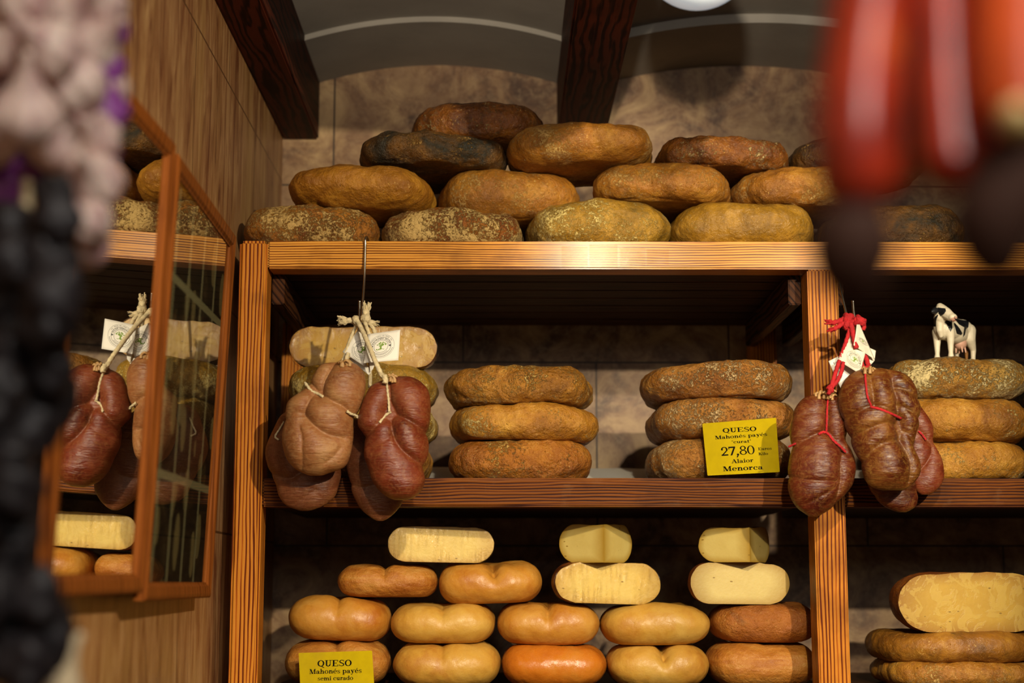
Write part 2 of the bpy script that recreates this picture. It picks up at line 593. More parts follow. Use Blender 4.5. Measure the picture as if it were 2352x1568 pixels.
# vaulted ceiling between the beams: a lower band along the back wall and the vault in front of it
g = Geo()
spans = [(-0.422, 0.131), (0.238, 0.882), (0.988, 1.602), (1.708, 2.2)]
for k, (x0, x1) in enumerate(spans):
    for (y0, y1, up) in ((3.215, BY, 0.0), (-1.5, 3.215, 0.020 if k else 0.012)):
        n = 28
        lo, hi = [], []
        for i in range(n + 1):
            u = i / n
            x = x0 + (x1 - x0) * u
            z = EYE + 1.146 + up + 0.043 * (1 - (2 * u - 1) ** 2)
            lo.append((x, z))
        v, f = [], []
        for (x, z) in lo:
            v += [(x, y0, z), (x, y1, z), (x, y0, CEIL), (x, y1, CEIL)]
        for i in range(n):
            a, b = 4 * i, 4 * i + 4
            f += [(a, b, b + 1, a + 1), (a + 2, a + 3, b + 3, b + 2), (a, a + 2, b + 2, b), (a + 1, b + 1, b + 3, a + 3)]
        f += [(0, 1, 3, 2), (4 * n, 4 * n + 2, 4 * n + 3, 4 * n + 1)]
        g.add(v, f)
ob = g.obj('ceiling', M['plaster'], None, (0, 0, CEIL), smooth=False)
tag(ob, kind='structure')

# ------------------------------------------------------------------ shelving unit
def zfront(py):
    return at(1150, py, YF).z


ZT = zfront(553.5)       # top of the top rail
ZTB = zfront(617)
ZM = zfront(1097)        # top of the middle rail
ZMB = zfront(1163)
ZL = zfront(1590)        # lower shelf top, below the frame
unit = empty('shelving_unit', (0, YF, 0), 'brushed pine shelving unit with dark grain against the stone back wall', 'shelf')
PX0, PX1 = -0.476, -0.425
QX0, QX1 = 0.558, 0.614
RX0, RX1 = 1.56, 1.615
Geo().box(PX0, PX1, YF - 0.004, YF + 0.06, 0, ZT, 0.006, 3).obj('front_post', M['wood_z'], unit, smooth=False)
Geo().box(QX0, QX1, YF - 0.001, YF + 0.06, 0, ZTB - 0.0005, 0.003).obj('front_post', M['wood_z'], unit, smooth=False)
Geo().box(RX0, RX1, YF - 0.001, YF + 0.06, 0, ZT, 0.003).obj('front_post', M['wood_z'], unit, smooth=False)
for (x0, x1) in ((PX0, PX1), (QX0 - 0.012, QX1 - 0.012), (RX0, RX1)):
    Geo().box(x0, x1, 3.38, 3.44, ZM - 0.001, ZTB - 0.001, 0.003).obj('rear_post', M['wood_z'], unit, smooth=False)
Geo().box(PX1 + 0.0005, RX0 - 0.0005, YF, YF + 0.06, ZTB, ZT, 0.003).obj('top_rail', M['wood_x'], unit, smooth=False)
for (x0, x1) in ((PX1 + 0.0005, QX0 - 0.0005), (QX1 + 0.0005, RX0 - 0.0005)):
    Geo().box(x0, x1, YF + 0.002, YF + 0.06, ZMB, ZM, 0.003).obj('middle_rail', M['wood_mid'], unit, smooth=False)
    Geo().box(x0, x1, YF + 0.002, YF + 0.06, ZL - 0.05, ZL, 0.003).obj('lower_rail', M['wood_mid'], unit, smooth=False)
    Geo().box(x0, x1, YF + 0.0605, 3.44, ZMB + 0.006, ZM - 0.0015, 0.001).obj('shelf_board', M['wood_dark'], unit, smooth=False)
    Geo().box(x0, x1, YF + 0.0605, 3.44, ZL - 0.035, ZL - 0.001, 0.001).obj('shelf_board', M['wood_dark'], unit, smooth=False)
nb = 7
for i in range(nb):
    y0 = YF + 0.064 + i * (3.46 - YF - 0.064) / nb
    y1 = YF + 0.060 + (i + 1) * (3.46 - YF - 0.064) / nb
    Geo().box(PX0, RX1, y0, y1, ZTB + 0.004, ZT - 0.001, 0.002).obj('top_board', M['wood_dark'], unit, smooth=False)
for x in (PX1 + 0.012, QX0 - 0.012, QX1 + 0.012):
    Geo().box(x - 0.0115, x + 0.0115, YF + 0.061, 3.379, ZTB - 0.055, ZTB + 0.003, 0.002).obj('side_rail', M['wood_dark_y'], unit, smooth=False)


# clear tape left on the top rail, where labels were peeled off
tp = film('tape_residue_gloss', 0.0, 90.0, 0.2, (1, 1, 1), (0.97, 0.95, 0.92, 1), 0.16, 0.2)
for (xa, ya, xb, yb) in ((1290, 566, 1350, 612), (1354, 562, 1418, 614), (1424, 569, 1482, 612), (1486, 572, 1536, 610)):
    p0, p1 = at(xa, yb, YF), at(xb, ya, YF)
    gg = Geo().box(p0.x, p1.x, YF - 0.0006, YF - 0.00005, p0.z, p1.z)
    ob = gg.obj('tape_patch', tp, unit, smooth=False)
    ob['label'] = 'clear shiny tape residue'

# ------------------------------------------------------------------ cheese builder
def plan(phi, n):
    return 1.0 / (abs(math.cos(phi)) ** n + abs(math.sin(phi)) ** n) ** (1.0 / n)


def cheese_columns(R, h, n, seed, amp, phis, crease=(), slump=0.0, dome=0.0, kf=0.62, lump=0.05):
    k = min(R * 0.6, h * kf)
    prof = []
    for i in range(7):
        prof.append(((R - k) * (i / 7.0), 0.0, -PI / 2))
    for i in range(31):
        t = -PI / 2 + PI * i / 30
        prof.append((R - k + k * math.cos(t), h / 2 + h / 2 * math.sin(t), t))
    for i in range(6, -1, -1):
        prof.append(((R - k) * (i / 7.0), h, PI / 2))
    off = Vector((seed * 3.17, seed * 1.71, seed * 0.83))
    cols = []
    for phi in phis:
        rr = plan(phi, n)
        cx, sy = math.cos(phi) * rr, math.sin(phi) * rr
        col = []
        for (rho, z, t) in prof:
            q = rho / R
            zz = z
            rz = rho * (1 + slump * (0.5 - z / h))
            low = mnoise.noise(Vector((cx * q * 1.3, sy * q * 1.3, 0.0)) + off)
            top = max(0.0, z / h - 0.4) / 0.6
            zz += top * h * (lump * 1.6 * low + dome * (1 - q * q))
            x, y = rz * cx, rz * sy
            p = Vector((x, y, zz))
            d = amp * (1.5 * mnoise.noise(p * 17 + off) + 0.9 * mnoise.noise(p * 42 + off) + 0.45 * mnoise.noise(p * 100 + off))
            rad = mnoise.noise(Vector((cx * 1.6, sy * 1.6, zz * 6)) + off * 1.3) * lump * 0.5 * R * q
            ct, st_ = math.cos(t), math.sin(t)
            wob = (d + rad * 0.5) * (0.15 if z <= 0.0 else 1.0)
            x += math.cos(phi) * ct * wob
            y += math.sin(phi) * ct * wob
            zz += st_ * d * (0.0 if z <= 0.0 else 1.0)
            for (x0, dep, w, skew) in crease:
                fr = min(1.0, max(0.0, (-y / R) * 1.3 + 0.25))
                up = min(1.0, max(0.0, (z / h - 0.35) / 0.5))
                e = math.exp(-(abs(x - x0 - skew * (1 - z / h)) / w) ** 1.2)
                zz -= dep * e * fr * up * up
                y += dep * 0.8 * e * fr * up * ct
            if zz < 0.0:
                zz = 0.0
            col.append((x, y, zz))
        cols.append(col)
    return cols


def cols_mesh(cols, wrap):
    nr = len(cols[0])
    nc = len(cols)
    v, f = [], []
    b0 = 0
    for c in cols:
        v += c
    for j in range(nc if wrap else nc - 1):
        j2 = (j + 1) % nc
        for i in range(nr - 1):
            f.append((j * nr + i, j2 * nr + i, j2 * nr + i + 1, j * nr + i + 1))
    return v, f


def weld(o):
    bm = bmesh.new()
    bm.from_mesh(o.data)
    bmesh.ops.remove_doubles(bm, verts=bm.verts, dist=1e-5)
    bmesh.ops.recalc_face_normals(bm, faces=bm.faces)
    bm.to_mesh(o.data)
    bm.free()
    o.data.polygons.foreach_set('use_smooth', [True] * len(o.data.polygons))


TOPZ = {}


def locate(x0, x1, ytop, Yc, front):
    """centre X, radius and top height of a wheel seen between x0 and x1"""
    a = at(x0, ytop, Yc)
    b = at(x1, ytop, Yc)
    return (a.x + b.x) / 2, (b.x - a.x) / 2, at((x0 + x1) / 2, ytop, Yc - front).z


def wheel(key, name, label, cat, group, x0, x1, ytop, Yc, base, m, n=3.2, yaw=0.0, roll=0.0, amp=0.003, crease=(), seed=None, slump=0.0, kf=0.5, lump=0.06, dome=0.0, h=None, pitch=0.0):
    sd = seed if seed is not None else len(TOPZ) * 1.37 + 2.1
    X, R, zt = locate(x0, x1, ytop, Yc, 0.085 if Yc else 0)
    zb = base if not isinstance(base, (list, tuple)) else max(TOPZ[k] for k in base)
    hh = h if h else max(0.045, zt - zb)
    cols = cheese_columns(R, hh, n, sd, amp, [2 * PI * i / 200 for i in range(200)], crease, slump, dome, kf, lump)
    v, f = cols_mesh(cols, True)
    o = mesh_obj(name, v, f, m, None, (X, Yc, zb), local=True)
    weld(o)
    o.rotation_euler = (math.radians(pitch), math.radians(roll), math.radians(yaw))
    tag(o, label, cat, group)
    TOPZ[key] = zb + hh
    return o


def face_mesh(outline, m, name, parent, bulge=0.0):
    P = [Vector(p) for p in outline]
    c = sum(P, Vector()) / len(P)
    sc = [1.0, 0.975, 0.94, 0.89, 0.8, 0.65, 0.45, 0.22]
    v, f, attr = [], [], []
    n = len(P)
    for s in sc:
        for p in P:
            v.append(tuple(c + (p - c) * s))
            attr.append(s)
    v.append(tuple(c))
    attr.append(0.0)
    for r in range(len(sc) - 1):
        for i in range(n):
            j = (i + 1) % n
            f.append((r * n + i, r * n + j, (r + 1) * n + j, (r + 1) * n + i))
    b = (len(sc) - 1) * n
    for i in range(n):
        f.append((b + i, b + (i + 1) % n, len(v) - 1))
    o = mesh_obj(name, v, f, m, parent, local=True)
    a = o.data.attributes.new('rimward', 'FLOAT', 'POINT')
    a.data.foreach_set('value', attr)
    return o


def cut_cheese(key, name, label, cat, x0, x1, ytop, Yf, base, rind_m, paste_m, n=2.8, yaw=0.0, seed=1.0, amp=0.0015, kind='half', wrap=None, roll=0.0, crease=(), kf=0.52, R=None, lump=0.05, h=None, X=None, group=None):
    a, b = at(x0, ytop, Yf), at(x1, ytop, Yf)
    cx = (a.x + b.x) / 2 if X is None else X
    if R is None:
        R = (b.x - a.x) / 2 / math.cos(math.radians(yaw))
    zt = at((x0 + x1) / 2, ytop, Yf).z
    zb = base if not isinstance(base, (list, tuple)) else max(TOPZ[k] for k in base)
    hh = h if h else zt - zb
    root = empty(name, (cx, Yf, zb), label, cat, group)
    if kind == 'half':
        phis = [PI * i / 64 for i in range(65)]
    else:
        phis = [PI / 4 + PI / 2 * i / 36 for i in range(37)]
    cols = cheese_columns(R, hh, n if kind == 'half' else 2.0, seed, amp, phis, crease, 0.0, 0.0, kf, lump)
    if kind == 'half':
        for c in (cols[0], cols[-1]):
            for i, p in enumerate(c):
                c[i] = (p[0], 0.0, p[2])
    v, f = cols_mesh(cols, False)
    rd = mesh_obj('rind', v, f, rind_m, root, local=True)
    weld(rd)
    if kind == 'half':
        out = cols[0][1:-1] + cols[-1][1:-1][::-1]
        fc = face_mesh(out, paste_m, 'cut_face', root)
        fc['label'] = 'pale cut face'
        outs = [out]
    else:
        outs = []
        for c in (cols[-1], cols[0]):
            fc = face_mesh(c, paste_m, 'cut_face', root)
            fc['label'] = 'pale cut face'
            outs.append(c)
    if wrap:
        for out in outs:
            P = [Vector(p) for p in out]
            c = sum(P, Vector()) / len(P)
            v, f = [], []
            nn = len(P)
            rings = [(1.035, 0.022), (1.03, 0.008), (1.018, -0.0012)] + [(s, -0.0022) for s in (0.97, 0.9, 0.8, 0.65, 0.45, 0.22)]
            for (s, dy) in rings:
                for p in P:
                    q = c + (p - c) * s
                    w = 0.00035 * mnoise.noise(Vector((q.x * 70, q.z * 14, seed)))
                    v.append((q.x, q.y + dy + (w if dy < 0 else 0), q.z))
            v.append((c.x, -0.0022, c.z))
            for r in range(len(rings) - 1):
                for i in range(nn):
                    j = (i + 1) % nn
                    f.append((r * nn + i, r * nn + j, (r + 1) * nn + j, (r + 1) * nn + i))
            bb = (len(rings) - 1) * nn
            for i in range(nn):
                f.append((bb + i, bb + (i + 1) % nn, len(v) - 1))
            pw = mesh_obj('plastic_wrap', v, f, wrap, root, local=True)
            pw['label'] = 'clear crinkled cling film'
    root.rotation_euler = (0, math.radians(roll), math.radians(yaw))
    TOPZ[key] = zb + hh
    return root


# rinds
r_ochre = rind('ochre_rind', '84500f', 'b07620', 'c8902e', mold=0.16, moldcol='4a3316', crust=0.0, bump=0.55)
r_crust = rind('crusted_orange_rind', '784414', 'a4681e', 'c08630', mold=0.05, moldcol='3a220e', crust=0.95, crustcol='cda964', bump=0.8)
r_crust2 = rind('heavily_crusted_rind', '642f0e', '96561a', 'b47428', crust=1.2, crustcol='d2b06a', bump=0.9)
r_green = rind('olive_gold_crusted_rind', '6e5218', 'a07722', 'c2953a', mold=0.30, moldcol='4c4a2a', crust=0.62, crustcol='dcc274', bump=0.55, rough=0.34)
r_olive = rind('olive_gold_rind', '6e4e18', 'a0741f', 'c0913a', mold=0.32, moldcol='4c4426', crust=0.12, crustcol='d0b468', bump=0.45, rough=0.3)
r_dark = rind('mould_and_shade_dark_rind', '3e2a12', '6a4616', '8c5c1e', mold=0.85, moldcol='26271e', crust=0.3, crustcol='b38a48', bump=0.8)  # mould tone; also carries the shade of the top pile's right-end wheels
r_brown = rind('brown_rind', '5c3210', '8c5418', 'aa7026', mold=0.30, moldcol='2c1d10', crust=0.2, crustcol='c09a58', bump=0.6)
r_brown2 = rind('warm_brown_rind', '724410', 'a46a20', 'be8830', mold=0.16, moldcol='3a2410', crust=0.34, crustcol='c8a05a', bump=0.5)
r_black = rind('brown_black_patched_rind', '42220c', '784416', 'a06422', mold=0.55, moldcol='1c130c', crust=0.08, bump=0.6, rough=0.28)
r_mid = rind('rough_golden_rind', '6a4110', '9c661a', 'bd8a34', mold=0.22, moldcol='4a3616', crust=0.34, crustcol='d0ab5e', bump=1.0)
r_mid2 = rind('smooth_golden_rind', '7a4a12', 'a8701f', 'c69238', mold=0.26, moldcol='54481e', crust=0.2, crustcol='d8bc74', bump=0.6)
r_mid3 = rind('orange_brown_rind', '7a420e', 'a4641a', 'bc822c', mold=0.06, crust=0.22, crustcol='c8a052', bump=0.8)
r_pale = rind('pale_floured_rind', '7c4814', 'a66c26', 'c08c42', crust=0.62, crustcol='d6b47c', bump=0.8)
r_spot = rind('white_speckled_rind', '7e5216', 'a8782a', 'c29a4c', crust=0.85, crustcol='dcc68a', bump=0.8)
r_young1 = rind('young_yellow_rind', 'aa7026', 'c08f38', 'caa04c', bump=0.13, fine=0.35, rough=0.40)
r_young2 = rind('young_orange_rind', 'a4601a', 'ba7e2c', 'c69242', bump=0.13, fine=0.4, rough=0.38)
r_young3 = rind('smooth_orange_rind', 'a85612', 'bc6a1a', 'c27a28', bump=0.12, fine=0.2, rough=0.26)
r_young4 = rind('scraped_tan_rind', '965416', 'b27228', 'c28c42', bump=0.4, fine=0.5, rough=0.45, streak=1)
r_rust = rind('rust_orange_speckled_rind', '80440f', 'a05c1a', 'b0702a', mold=0.42, moldcol='4a2c10', bump=0.6, fine=0.9, rough=0.5)
r_spots = rind('tan_black_spotted_rind', '7a4a12', '9c661e', 'b5812e', mold=0.42, moldcol='2a2010', bump=0.35, rough=0.4)
r_cut = rind('dark_rind_edge', '5c2c0c', '84420f', '9c5a1c', mold=0.2, bump=0.5)

p_young = paste('pale_yellow_paste', 'c8b064', 'a07c26', 0.0, 0.6)
p_soft = paste('smooth_yellow_paste', 'ccb05a', 'ac8426', 0.12, 0.15)
p_old = paste('flaky_golden_paste', 'bd9636', '96681a', 0.45, 0.9, 'c8a850')
wrapm = film('cling_film', 0.0, 110.0, 1.0, (1, 1, 0.14), (0.99, 0.97, 0.9, 1), 1.0, 0.16, True)
wrapm2 = film('tight_cling_film', 0.0, 90.0, 0.8, (1, 1, 0.5), (0.98, 0.95, 0.86, 1), 1.6, 0.16, True)

G_TOP = 'aged cheese wheels piled on the top shelf'
G_MID = 'aged cheese wheels stacked on the middle shelf'
G_LOW = 'young cheeses piled on the lower shelf'
NW = 'aged_cheese'
CW = 'cheese'

# --- top shelf pile, row by row from the shelf up
Y1 = 2.965
wheel('a', NW, 'orange pale-crusted cheese wheel at the left end of the lowest top-shelf row', CW, G_TOP, 570, 878, 478, Y1, ZT, r_crust, yaw=4, amp=0.0045, seed=1.1, roll=0.6)
wheel('b', NW, 'heavily white-crusted reddish cheese wheel on the top shelf, second in its lowest row', CW, G_TOP, 888, 1202, 486, Y1, ZT, r_crust2, yaw=-5, amp=0.0045, seed=2.4)
wheel('c', NW, 'tall olive-gold cheese wheel with pale flecks on the top rail, right of centre', CW, G_TOP, 1211, 1530, 461, Y1, ZT, r_green, yaw=8, amp=0.003, seed=3.3, n=3.0, lump=0.08)
wheel('d', NW, 'smooth golden cheese wheel at the right of the lowest row on the top shelf', CW, G_TOP, 1533, 1861, 470, Y1, ZT, r_olive, yaw=-4, amp=0.003, seed=4.2, n=3.2)
wheel('e', NW, 'cheese wheel with a shade-dark rind in the lowest row behind the blurred red sausages', CW, G_TOP, 1878, 2195, 474, Y1 + 0.02, ZT, r_dark, seed=5.9)  # rind colour darkened to hold the shade behind the sausages
wheel('f', NW, 'plump ochre cheese wheel tilting right, second row, leftmost', CW, G_TOP, 674, 998, 380, Y1 - 0.005, ('a', 'b'), r_ochre, yaw=-6, roll=2.2, amp=0.0035, seed=6.3, n=3.4, kf=0.8)
wheel('g', NW, 'light brown cheese wheel in the second row, right of the plump ochre wheel', CW, G_TOP, 1003, 1322, 396, Y1 + 0.07, ('b',), r_brown2, yaw=10, roll=-1.0, amp=0.003, seed=7.7, n=3.2)
wheel('h', NW, 'brown cheese wheel with a shiny dent on its left shoulder, tilting right', CW, G_TOP, 1362, 1670, 384, Y1 + 0.01, ('c',), r_brown2, yaw=-8, roll=3.0, amp=0.0035, seed=8.4, n=3.2, lump=0.09)
wheel('i', NW, 'cracked tan cheese wheel in the second row, partly hidden by the hanging sausages', CW, G_TOP, 1674, 1992, 392, Y1 + 0.02, ('d',), r_brown2, yaw=5, roll=-1.5, amp=0.004, seed=9.2, n=3.0)
wheel('j', NW, 'cheese wheel darkened by grey-green mould, third row, leftmost', CW, G_TOP, 828, 1160, 316, Y1 + 0.03, ('f', 'g'), r_dark, yaw=6, roll=1.5, amp=0.004, seed=10.6, n=3.4)
wheel('k', NW, 'large brown cheese wheel with a whitish right end in front of the beam', CW, G_TOP, 1170, 1498, 288, Y1 + 0.0, ('g', 'h'), r_brown2, yaw=-5, roll=-2.4, amp=0.003, seed=11.8, n=3.4, kf=0.75)
wheel('l', NW, 'dark reddish-brown cheese wheel with a glossy patch, third row, third from left', CW, G_TOP, 1502, 1798, 318, Y1 + 0.02, ('h',), r_black, yaw=4, roll=0.8, amp=0.004, seed=12.9, n=3.2)
wheel('m', NW, 'dim cheese wheel at the right end of the third row, half behind the sausages', CW, G_TOP, 1804, 2110, 322, Y1 + 0.03, ('i',), r_dark, seed=13.5, amp=0.003)  # dark rind stands in for shade on this wheel
wheel('n', NW, 'single russet cheese wheel crowning the pile on the top shelf', CW, G_TOP, 948, 1250, 242, Y1 + 0.06, ('j',), r_black, yaw=-4, roll=0.5, amp=0.003, seed=14.4, n=2.7, dome=0.06)

# --- middle shelf
Y2 = 2.985
wheel('s1', NW, 'lowest cheese wheel of the left stack, behind the tan hanging sausages', CW, G_MID, 684, 992, 1010, Y2 + 0.02, ZM, r_mid, seed=21.0)
wheel('s2', NW, 'second cheese wheel from the shelf in the left stack behind the hanging sausages', CW, G_MID, 676, 1003, 928, Y2 + 0.02, ('s1',), r_green, seed=22.0)
wheel('s3', NW, 'gold-flecked cheese wheel directly under the wrapped half cheese behind the hanging sausages', CW, G_MID, 673, 1005, 842, Y2 + 0.02, ('s2',), r_green, seed=23.0)
cut_cheese('s4', 'half_cheese', 'big cut half cheese in cling film behind the white paper tags', CW, 668, 1005, 751, 2.93, ('s3',), r_cut, p_old, seed=24.0, wrap=wrapm2, amp=0.002, yaw=1.5)
wheel('t1', NW, 'orange-brown cheese wheel at the bottom of the centre stack on the middle shelf', CW, G_MID, 1033, 1356, 1012, Y2, ZM, r_mid3, seed=25.3, amp=0.003, roll=0.3, n=3.2)
wheel('t2', NW, 'yellow-olive cheese wheel in the middle of the centre stack on the middle shelf', CW, G_MID, 1036, 1368, 930, Y2, ('t1',), r_mid2, seed=26.3, yaw=7, amp=0.003, roll=1.0, n=3.2)
wheel('t3', NW, 'rough wrinkled golden cheese wheel on top of the centre stack, middle shelf', CW, G_MID, 1028, 1355, 844, Y2, ('t2',), r_mid, seed=27.6, yaw=-8, amp=0.0045, roll=0.8, n=3.2)
wheel('u1', NW, 'floury grey-brown cheese wheel behind the lower half of the priced yellow card', CW, G_MID, 1484, 1806, 1008, Y2, ZM, r_pale, seed=28.3, amp=0.003)
wheel('u2', NW, 'tan cheese wheel with white flecks behind the top of the priced yellow card', CW, G_MID, 1490, 1815, 917, Y2, ('u1',), r_pale, seed=29.3, yaw=5, amp=0.003, roll=-0.8)
wheel('u3', NW, 'pinkish-tan cheese wheel topping the stack above the priced yellow card', CW, G_MID, 1475, 1810, 838, Y2, ('u2',), r_pale, seed=30.4, yaw=-6, amp=0.0035, roll=-0.8, n=3.4)
wheel('v1', NW, 'lowest tan cheese wheel of the stack under the toy cow', CW, G_MID, 2010, 2339, 1015, Y2, ZM, r_mid2, seed=31.3, amp=0.003, n=2.8)
wheel('v2', NW, 'middle cheese wheel of the stack under the toy cow', CW, G_MID, 2012, 2344, 917, Y2, ('v1',), r_mid2, seed=32.3, amp=0.003, n=2.8, yaw=4)
wheel('v3', NW, 'white-speckled cheese wheel that the toy cow stands on', CW, G_MID, 2018, 2338, 823, Y2, ('v2',), r_spot, seed=33.6, amp=0.004, n=2.9, kf=0.55)
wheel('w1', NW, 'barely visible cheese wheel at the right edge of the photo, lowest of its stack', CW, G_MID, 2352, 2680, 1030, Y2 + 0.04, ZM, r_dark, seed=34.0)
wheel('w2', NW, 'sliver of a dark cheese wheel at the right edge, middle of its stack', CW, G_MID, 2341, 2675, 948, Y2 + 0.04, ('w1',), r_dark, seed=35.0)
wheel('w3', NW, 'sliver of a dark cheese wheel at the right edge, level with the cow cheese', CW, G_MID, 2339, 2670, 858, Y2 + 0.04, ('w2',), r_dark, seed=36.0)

# --- lower shelf, left bay
Y3 = 3.02
NY = 'young_cheese'
kw = dict(n=3.6, kf=0.54, amp=0.0013)
wheel('A0', NY, 'tan young cheese behind the yellow card at the bottom left', CW, G_LOW, 661, 897, 1472, Y3, ZL, r_young4, seed=41, crease=[(0.0, 0.010, 0.010, 0.01)], **kw)
wheel('A1', NY, 'yellow young cheese right of the lower yellow card, bottom row', CW, G_LOW, 907, 1150, 1478, Y3, ZL, r_young1, seed=42, crease=[(-0.008, 0.009, 0.012, 0.0)], **kw)
wheel('A2', NY, 'smooth bright orange young cheese in the bottom row', CW, G_LOW, 1152, 1390, 1482, Y3, ZL, r_young3, seed=43, **kw)
wheel('A3', NY, 'yellow young cheese with a deep central fold, bottom row', CW, G_LOW, 1392, 1623, 1482, Y3, ZL, r_young1, seed=44, crease=[(0.005, 0.022, 0.011, 0.006)], **kw)
wheel('A4', NY, 'streaky tan young cheese in the bottom row beside the right post', CW, G_LOW, 1621, 1865, 1476, Y3, ZL, r_young4, seed=45, crease=[(0.0, 0.006, 0.03, 0.0)], **kw)
wheel('B0', NY, 'half-shaded amber young cheese directly above the lower yellow card', CW, G_LOW, 666, 897, 1371, Y3, ('A0',), r_young2, seed=46, roll=2.6, crease=[(0.0, 0.009, 0.009, 0.0)], **kw)
wheel('B1', NY, 'yellow young cheese in the second row from the bottom, second from the left post', CW, G_LOW, 900, 1138, 1388, Y3, ('A1',), r_young1, seed=47, crease=[(0.0, 0.009, 0.012, 0.0)], **kw)
wheel('B2', NY, 'orange young cheese with a dimple and a pinched fold, under the wrapped half cheese', CW, G_LOW, 1142, 1374, 1386, Y3, ('A2',), r_young2, seed=48, crease=[(-0.002, 0.013, 0.008, 0.0)], **kw)
wheel('B3', NY, 'long smooth yellow young cheese left of the rust-coloured one', CW, G_LOW, 1378, 1624, 1388, Y3, ('A3',), r_young1, seed=49, roll=-0.5, **kw)
wheel('B4', NY, 'rust-orange young cheese with dark specks beside the right post', CW, G_LOW, 1628, 1868, 1387, Y3, ('A4',), r_rust, seed=50, roll=0.8, **kw)
wheel('C0', NY, 'scraped tan young cheese, left one of the pair under the film-wrapped half', CW, G_LOW, 778, 1006, 1297, Y3, ('B0', 'B1'), r_young4, seed=51, crease=[(-0.002, 0.010, 0.009, 0.0)], **kw)
wheel('C1', NY, 'golden young cheese with a deep fold, right one of the pair under the film-wrapped half', CW, G_LOW, 1010, 1245, 1291, Y3, ('B1', 'B2'), r_young2, seed=52, roll=-1.8, crease=[(0.006, 0.020, 0.012, 0.008)], **kw)
cut_cheese('C2', 'half_cheese', 'film-wrapped half cheese with a pale face under the left cut wedge', CW, 1272, 1516, 1292, 2.935, ('B2', 'B3'), r_cut, p_soft, seed=53, wrap=wrapm, yaw=11, roll=1.8, crease=[(0.0, -0.001, 0.03, 0.0)])
cut_cheese('C3', 'half_cheese', 'bare half cheese with small holes under the right cut wedge', CW, 1584, 1813, 1291, 2.935, ('B4', 'B3'), r_cut, p_young, seed=54, yaw=6, roll=0.6, kf=0.48)
cut_cheese('D0', 'half_cheese', 'half cheese in crinkled film topping the left pile on the lower shelf', CW, 892, 1132, 1209, 2.935, ('C0', 'C1'), r_cut, p_soft, seed=55, wrap=wrapm, yaw=8, roll=1.0)
cut_cheese('D1', 'cheese_wedge', 'quarter wedge with its cut edge forward on the film-wrapped half cheese', CW, 1293, 1452, 1204, 2.895, ('C2',), r_cut, p_young, seed=56, kind='quarter', yaw=9, kf=0.5, R=0.098, X=at(1387, 1250, 2.895).x)
cut_cheese('D2', 'cheese_wedge', 'quarter wedge with its cut edge forward on the bare half cheese', CW, 1617, 1787, 1209, 2.895, ('C3',), r_cut, p_young, seed=57, kind='quarter', yaw=15, kf=0.5, R=0.102, X=at(1722, 1250, 2.895).x)

# --- lower shelf, right bay
wheel('R2', NY, 'orange cheese wheel at the bottom right corner, below the black-spotted one', CW, G_LOW, 2014, 2370, 1556, Y3 + 0.02, ZL, r_brown2, seed=61, n=3.4)
wheel('R1', NY, 'tan cheese wheel with black mould spots under the large cut half', CW, G_LOW, 1996, 2362, 1450, Y3 + 0.02, ('R2',), r_spots, seed=62, n=2.7, amp=0.002)
cut_cheese('R0', 'half_cheese', 'large flaky golden half cheese at the lower right', CW, 2056, 2400, 1316, 2.92, ('R1',), r_cut, p_old, seed=63, yaw=6, wrap=None, kf=0.6)

# ------------------------------------------------------------------ hanging cured sausages
def dist_poly(px, pz, poly):
    d = np.full(px.shape, 1e9)
    for (ax, az), (bx, bz) in zip(poly[:-1], poly[1:]):
        vx, vz = bx - ax, bz - az
        L = vx * vx + vz * vz + 1e-12
        t = np.clip(((px - ax) * vx + (pz - az) * vz) / L, 0, 1)
        d = np.minimum(d, np.hypot(px - ax - t * vx, pz - az - t * vz))
    return d


def smooth_poly(pts, Y):
    W = [at(p[0], p[1], Y) for p in pts]
    return [(q.x, q.z) for q in catmull(W, 5)]


